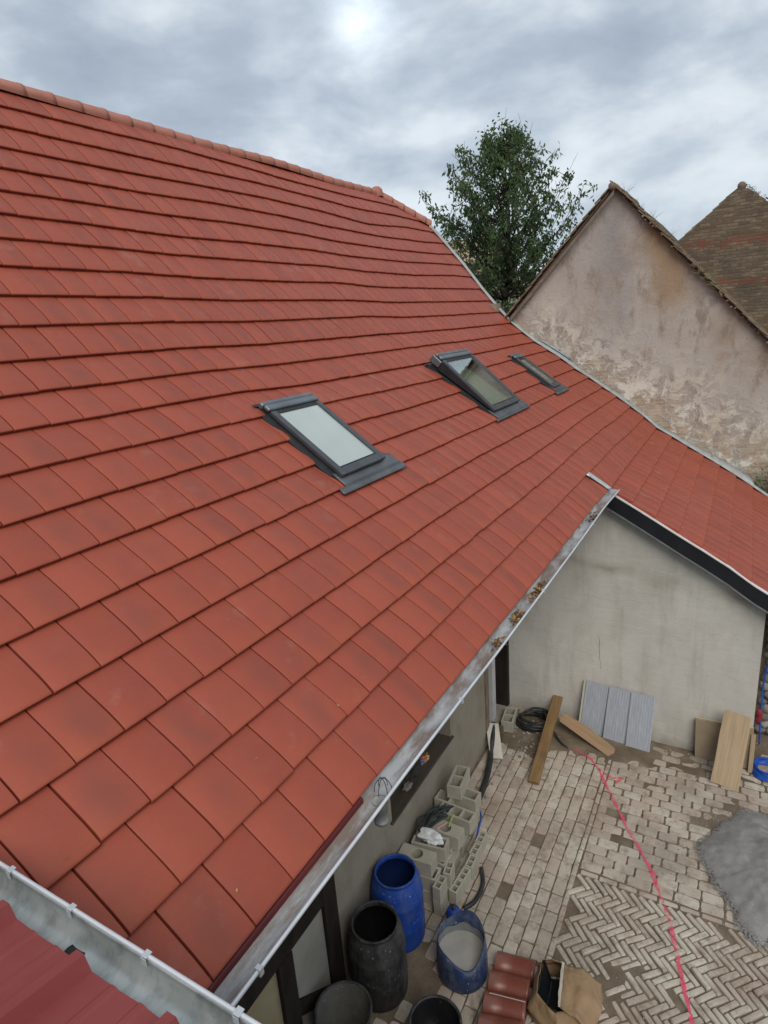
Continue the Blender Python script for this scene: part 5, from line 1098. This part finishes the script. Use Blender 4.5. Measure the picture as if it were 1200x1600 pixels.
m = MB(); m.box(0, 0.66, -0.385, 0.385, 0, 0.035); placed(m, "thick_board", [simple("insulation_face", (0.245, 0.195, 0.13), (0.33, 0.265, 0.185), 3, 0.8, 0.3, 20)], (9.345, -0.14, 0.018), (9.41, -0.11, 0.675), (-1, 0, 0.1), "wide thick brown board leaning on the grey wall, behind the pale board", "board", 0.003)
m = MB(); m.box(0, 0.662, -0.386, 0.386, -0.016, -0.003); placed(m, "foam_panel", [simple("yellow_foam", (0.52, 0.44, 0.22), (0.62, 0.54, 0.30), 8, 0.8, 0.3, 50)], (9.345, -0.14, 0.018), (9.41, -0.11, 0.685), (-1, 0, 0.1), "thin yellow foam sheet behind the thick brown board", "foam sheet", 0.001)
m = MB(); m.prism([(0, -0.185), (1.06, -0.165), (1.07, 0.185), (0.7, 0.19), (0.35, 0.178), (0, 0.18)], 0.024); placed(m, "plywood_board", PWD, (8.80, -0.175, 0.02), (9.27, -0.285, 0.965), (-1, 0, 0.5), "long pale plywood board leaning in front of the thick brown board", "board", 0.002)
m = MB(); m.box(0, 0.6, -0.03, 0.03, 0, 0.03); placed(m, "timber_batten", PWD, (9.27, -0.50, 0.02), (9.38, -0.50, 0.6), (-1, 0, 0.1), "narrow pale batten standing between the leaning boards and the wall corner", "batten")
m = MB(); m.prism([(0, -0.095), (0.58, -0.11), (0.6, 0.1), (0.02, 0.105)], 0.045); placed(m, "pale_slab", simple("off_white_slab", (0.42, 0.40, 0.35), (0.54, 0.52, 0.46), 4, 0.8, 0.3, 25), (7.98, 2.99, 0.03), (8.42, 3.235, 0.34), (-0.4, -0.3, 1), "pale off-white slab leaning on the foot of the house wall by the doorway", "slab", 0.006)
m = MB(); m.prism([(-0.10, -0.08), (0.10, -0.09), (0.12, 0.07), (-0.08, 0.09)], 0.16, Matrix.Translation((8.52, 3.16, 0.05)) @ Matrix.Rotation(0.3, 4, 'Z')); tag(m.build("wood_block", wood("dark_wood", (0.085, 0.055, 0.038), (0.14, 0.095, 0.065)), bevel=0.012), "dark brown stub of timber by the foot of the door jamb", "wood stub")

# sand heap, rubble and crumbs ---------------------------------------
random.seed(51)
m = MB(); n = 140; rings = 50; C = (7.33, -0.86); vs = [(C[0], C[1], 0.40)]
for j in range(1, rings+1):
    f = j/rings
    for k in range(n):
        a = 2*math.pi*k/n; rr = f*(1.02+0.10*math.sin(2*a+1)+0.07*math.sin(5*a)+(0.10*noise.noise((math.cos(a)*3, math.sin(a)*3, 0))+0.07*noise.noise((math.cos(a)*9, math.sin(a)*9, 5)))*f); x, y = C[0]+rr*math.cos(a), C[1]+rr*math.sin(a)*0.98
        z = 0.27*(1-f**1.4)*(1+0.25*noise.noise((x*2.0, y*2.0, 0)))+0.05*noise.noise((x*4.5, y*4.5, 2))*(1-f)+0.022*noise.noise((x*11, y*11, 2))*(1-f*0.5); vs.append((x, y, z+0.022 if j < rings else 0.018))
fs = [(0, 1+k, 1+(k+1) % n) for k in range(n)]
for j in range(rings-1):
    for k in range(n): fs.append((1+j*n+k, 1+(j+1)*n+k, 1+(j+1)*n+(k+1) % n, 1+j*n+(k+1) % n))
i0 = len(m.f); m.add(vs, fs, 0, True)
for q_, fc in enumerate(fs):
    fv = max(math.hypot(vs[k][0]-C[0], vs[k][1]-C[1]) for k in fc); jj = 0 if q_ < n else 1+(q_-n)//n
    m.col[i0+q_] = (jj/rings, 0, 0, 1)
SND = NT("grey_sand")
def _sn():
    t = SND; c = t.ramp(t.noise(2.2, 8, 0.65), [(0.3, (0.235, 0.231, 0.224)), (0.7, (0.345, 0.340, 0.330))]); c = t.mix(t.ramp(t.noise(5, 8, 0.72), [(0.46, 0), (0.66, 0.7)]), c, (0.20, 0.195, 0.185)); c = t.mix(t.ramp(t.noise(120, 4, 0.75), [(0.5, 0), (0.7, 0.6)]), c, (0.17, 0.165, 0.16)); t.set('Base Color', c); t.set('Roughness', 0.95); t.set('Specular IOR Level', 0.1); t.bump(t.noise(60, 8, 0.75), 0.7, 0.02)
    fr = t.sep(t.attr('var'))[0]; t.set('Alpha', t.rng(t.math('ADD', fr, t.math('MULTIPLY', t.math('SUBTRACT', t.noise(38, 7, 0.75), 0.5), 0.75)), 0.97, 0.90))
_sn(); tag(m.build("sand_heap", SND.m), "low heap of grey sand spread on the brick paving of the yard", "sand heap")
def scatter(name, spots, mat, label, cat):
    mb = MB()
    for (cx, cy, rx, ry, n_, s0, s1) in spots:
        for i in range(n_):
            x, y = cx+random.gauss(0, rx), cy+random.gauss(0, ry); s = random.uniform(s0, s1); b = bmesh.new(); bmesh.ops.create_icosphere(b, subdivisions=1, radius=1.0); sd = random.random()*90
            z0 = max(0.012, dirt_h(x, y)); vs = [(x+v.co.x*s*(1+0.4*noise.noise((v.co.x+sd, v.co.y, 0))), y+v.co.y*s*(1+0.4*noise.noise((v.co.y+sd, v.co.z, 0))), z0+s*0.4+v.co.z*s*0.7) for v in b.verts]; i0 = len(mb.f); mb.add(vs, [tuple(q.index for q in f.verts) for f in b.faces]); va = (random.random(), 0, 0, 1); b.free()
            for q in range(i0, len(mb.f)): mb.col[q] = va
    return tag(mb.build(name, mat), label, cat, kind='stuff')
scatter("rubble", [(8.75, 2.75, 0.28, 0.22, 90, 0.008, 0.035), (8.3, 2.6, 0.25, 0.25, 40, 0.006, 0.022), (9.2, 2.2, 0.2, 0.5, 40, 0.006, 0.02), (7.1, 2.95, 0.4, 0.08, 30, 0.01, 0.03), (9.3, 1.4, 0.06, 0.6, 50, 0.006, 0.02)], ST.m, "small stones and crumbs on loose earth by the doorway and grey wall", "rubble")
scatter("grit", [(7.0, 1.5, 1.2, 1.2, 260, 0.002, 0.007), (5.2, 0.8, 0.6, 0.5, 160, 0.002, 0.008), (5.5, 2.2, 0.9, 0.4, 90, 0.002, 0.008), (6.75, -0.1, 0.35, 0.35, 260, 0.003, 0.012), (7.7, 0.05, 0.4, 0.2, 200, 0.003, 0.012)], ST.m, "fine grit scattered over the brick paving", "grit")

# brown roof tiles and the torn paper sack ----------------------------
OLDT = simple("glazed_brown_tile", (0.155, 0.042, 0.028), (0.225, 0.068, 0.045), 3.5, 0.36, 0.15, 30, 0.5, dirt=(0.10, 0.05, 0.04), dirt_at=(0.5, 0.75))
tl = ["farthest from the camera", "second from the far end", "third from the far end, with a pale streak", "nearest the camera"]
def rolltile():
    b = MB(); n = 14; L = 0.42; r0, r1 = 0.135, 0.120; vs = []; th = 0.014
    for (yy, r) in ((-L/2, r0), (-L/2+0.03, r0*0.995), (0, (r0+r1)/2), (L/2, r1)):
        for rr in (r, r-th):
            for k in range(n+1):
                a = math.pi*k/n; vs.append((rr*math.cos(a), yy, rr*math.sin(a)))
    w = n+1; fs = []
    for j in range(3):
        for k in range(n): fs += [(j*2*w+k, j*2*w+k+1, (j+1)*2*w+k+1, (j+1)*2*w+k), (j*2*w+w+k+1, j*2*w+w+k, (j+1)*2*w+w+k, (j+1)*2*w+w+k+1)]
        for k in (0, n): fs.append((j*2*w+k, (j+1)*2*w+k, (j+1)*2*w+w+k, j*2*w+w+k))
    for j in (0, 3):
        for k in range(n): fs.append((j*2*w+k, j*2*w+w+k, j*2*w+w+k+1, j*2*w+k+1))
    b.add(vs, fs, 0, True); return b
rt0 = None
for i, (x, y) in enumerate(((4.86, 1.66), (4.63, 1.65), (4.40, 1.62), (4.17, 1.59))):
    if rt0 is None: rt0 = rolltile().build("barrel_roof_tile", OLDT, origin=(0, 0, 0)); o = rt0
    else: o = rt0.copy(); scene.collection.objects.link(o)
    o.location = (x, y, 0.035+0.03*i*0.3); o.rotation_euler = (R(-2), R(-9), R(7+2*i)); tag(o, "reddish brown half-round roof tile beside the paper sack, "+tl[i], "roof tile", "brown roof tiles beside the torn sack")
    if i == 2:
        m = MB(); m.box(-0.006, 0.004, -0.2, 0.16, 0.1335, 0.1365); s_ = m.build("scratch", simple("pale_scratch", (0.50, 0.42, 0.38), (0.58, 0.5, 0.46), 5, 0.6, 0), None, 0, 2, (0, 0, 0)); s_.parent = o; s_.rotation_euler = (0, R(25), 0)
sk = thing("paper_sack", (4.68, 1.12, 0.015), "torn brown paper cement sack standing open, a black sheet for its dark inside", "sack")
PAP = NT("kraft_paper")
def _pp():
    t = PAP; c = t.ramp(t.noise(3, 6, 0.65), [(0.3, (0.235, 0.150, 0.078)), (0.7, (0.335, 0.228, 0.130))]); c = t.mix(t.ramp(t.noise(2.1, 6, 0.6), [(0.55, 0), (0.72, 0.6)]), c, (0.15, 0.088, 0.042)); t.set('Base Color', c); t.set('Roughness', 0.75); t.bump(t.noise(7, 8, 0.65, dist=1.2), 0.6, 0.03)
_pp()
def sheet(mb, grid, amp, seed, mi=0):
    h = len(grid); w = len(grid[0]); N = 10; P = []
    for a in range((h-1)*N+1):
        i = min(a//N, h-2); u = a/N-i; row = []
        for b in range((w-1)*N+1):
            j = min(b//N, w-2); v = b/N-j; g_ = [Vector(grid[i+p][j+q]) for p in (0, 1) for q in (0, 1)]; q_ = g_[0].lerp(g_[1], v).lerp(g_[2].lerp(g_[3], v), u)
            nn = noise.noise_vector((q_.x*7+seed, q_.y*7, q_.z*7))*amp+noise.noise_vector((q_.x*17+seed, q_.y*17, q_.z*17))*amp*0.45; row.append(q_+nn)
        P.append(row)
    ww = len(P[0]); mb.add([q for r in P for q in r], [(i*ww+j, i*ww+j+1, (i+1)*ww+j+1, (i+1)*ww+j) for i in range(len(P)-1) for j in range(ww-1)], mi, True)
m = MB()
# walls of the sack: left, near, right (bulging), far
b0 = [(4.92, 1.42, 0.03), (4.46, 1.40, 0.03), (4.30, 1.02, 0.03), (4.48, 0.80, 0.03), (4.88, 0.82, 0.03), (5.02, 1.10, 0.03), (4.92, 1.42, 0.03)]
mdl = [(4.94, 1.43, 0.17), (4.44, 1.41, 0.17), (4.26, 1.02, 0.16), (4.46, 0.76, 0.17), (4.90, 0.77, 0.18), (5.05, 1.10, 0.17), (4.94, 1.43, 0.17)]
tp_ = [(4.88, 1.37, 0.33), (4.52, 1.34, 0.32), (4.42, 1.12, 0.30), (4.52, 0.98, 0.34), (4.84, 1.00, 0.36), (4.92, 1.14, 0.33), (4.88, 1.37, 0.33)]
sheet(m, [b0, mdl, tp_], 0.025, 1)
# folded flap over the right half
sheet(m, [[(4.90, 1.16, 0.37), (4.66, 1.13, 0.40), (4.46, 1.10, 0.34)], [(4.92, 0.98, 0.37), (4.66, 0.92, 0.40), (4.42, 0.94, 0.35)], [(4.95, 0.78, 0.24), (4.68, 0.74, 0.25), (4.40, 0.79, 0.22)]], 0.022, 4)
m.build("outer_paper", PAP.m, sk, solid=0.004)
m = MB(); sheet(m, [[(4.90, 1.36, 0.31), (4.54, 1.32, 0.30)], [(4.84, 1.27, 0.16), (4.56, 1.24, 0.15)], [(4.86, 1.10, 0.22), (4.52, 1.09, 0.22)]], 0.012, 7); m.build("dark_inside_sheet", simple("black_inside_sheet", (0.006, 0.008, 0.009), (0.012, 0.014, 0.016), 6, 0.3, 0.3, 15), sk)  # black sheet stands in for the shaded inside of the open sack
m = MB(); sheet(m, [[(4.90, 1.175, 0.375), (4.66, 1.145, 0.405), (4.46, 1.115, 0.345)], [(4.90, 1.15, 0.382), (4.66, 1.12, 0.412), (4.46, 1.09, 0.352)]], 0.012, 4); m.build("torn_edge", simple("white_paper_edge", (0.52, 0.48, 0.40), (0.62, 0.58, 0.50), 7, 0.8, 0.1), sk)

# snack wrapper and rubbish in the wall niche -------------------------
def wrapper():
    t = NT("printed_foil"); c = t.ramp(t.noise(9, 3, 0.5), [(0.40, (0.10, 0.16, 0.32)), (0.47, (0.45, 0.13, 0.03)), (0.58, (0.50, 0.30, 0.05)), (0.66, (0.55, 0.53, 0.5))]); t.set('Base Color', c); t.set('Roughness', 0.3); return t.m
crumple("snack_wrapper", (6.30, 3.40, 1.113), (0.10, 0.05, 0.035), wrapper(), "crumpled orange and blue wrapper in the dark wall niche", "wrapper", 9, 0.7, 2.0)
crumple("cement_lump", (5.72, 3.36, 1.113), (0.07, 0.05, 0.04), simple("grey_lump", (0.14, 0.13, 0.12), (0.22, 0.21, 0.19), 6, 0.9, 0.3), "grey mortar lump in the wall niche near the downpipe", "lump", 14, 0.6, 1.4)
crumple("rag", (6.02, 3.42, 1.113), (0.16, 0.07, 0.05), simple("dark_rag", (0.028, 0.026, 0.024), (0.05, 0.046, 0.042), 6, 0.95, 0.3), "dark crumpled rag in the wall niche between lump and wrapper", "rag", 15, 0.6, 1.7)

# wet leaves caught in the gutter -------------------------------------
LT = NT("rotting_leaf")
def _lt():
    t = LT; r = t.sep(t.attr("var")); t.set('Base Color', t.ramp(r[0], [(0.0, (0.050, 0.026, 0.012)), (0.5, (0.165, 0.085, 0.028)), (0.85, (0.33, 0.20, 0.06)), (1.0, (0.42, 0.31, 0.12))])); t.set('Roughness', 0.7)
_lt()
random.seed(77); cl = 0
for (xx, n_, ln, lb) in ((4.27, 46, 0.05, "small brown clump of wet leaves in the gutter, above the doorway"), (4.80, 80, 0.075, "larger yellow-brown clump of wet leaves in the gutter, the middle one"), (5.42, 110, 0.12, "long yellowish clump of leaves in the gutter, farthest of the three big clumps"), (7.9, 60, 0.14, "dark leaf mush at the far end of the gutter")):
    m = MB(); q = min(gp, key=lambda v: abs(v.x-xx))
    for i in range(n_):
        p = Vector((xx+random.gauss(0, ln), q.y-0.048+random.gauss(0, 0.022), q.z-0.036+abs(random.gauss(0, 0.018)))); leaf(m, p, Vector((random.gauss(0, 1), random.gauss(0, 1), random.gauss(0.1, 0.35))), random.uniform(0.025, 0.05), random.uniform(0.016, 0.03), (max(0, min(1, random.gauss(0.55 if xx < 7 else 0.15, 0.28))), 0, 0, 1))
    tag(m.build("leaf_clump", LT.m), lb, "leaves", "leaf clumps in the gutter")
# a few chips of tile and leaf bits lying on the tiles
m = MB()
for (X, s) in ((1.68, 0.45), (2.25, 1.5), (1.2, 2.1), (3.0, 1.2)):
    p = surf(X, s, 0.006); leaf(m, p, Vector((random.gauss(0, 1), random.gauss(0, 1), 0.3)), 0.022, 0.010, (0.98, 0, 0, 1))
tag(m.build("tile_chips", LT.m), "tiny pale chips lying on the lowest rows of new tiles", "chips", kind='stuff')
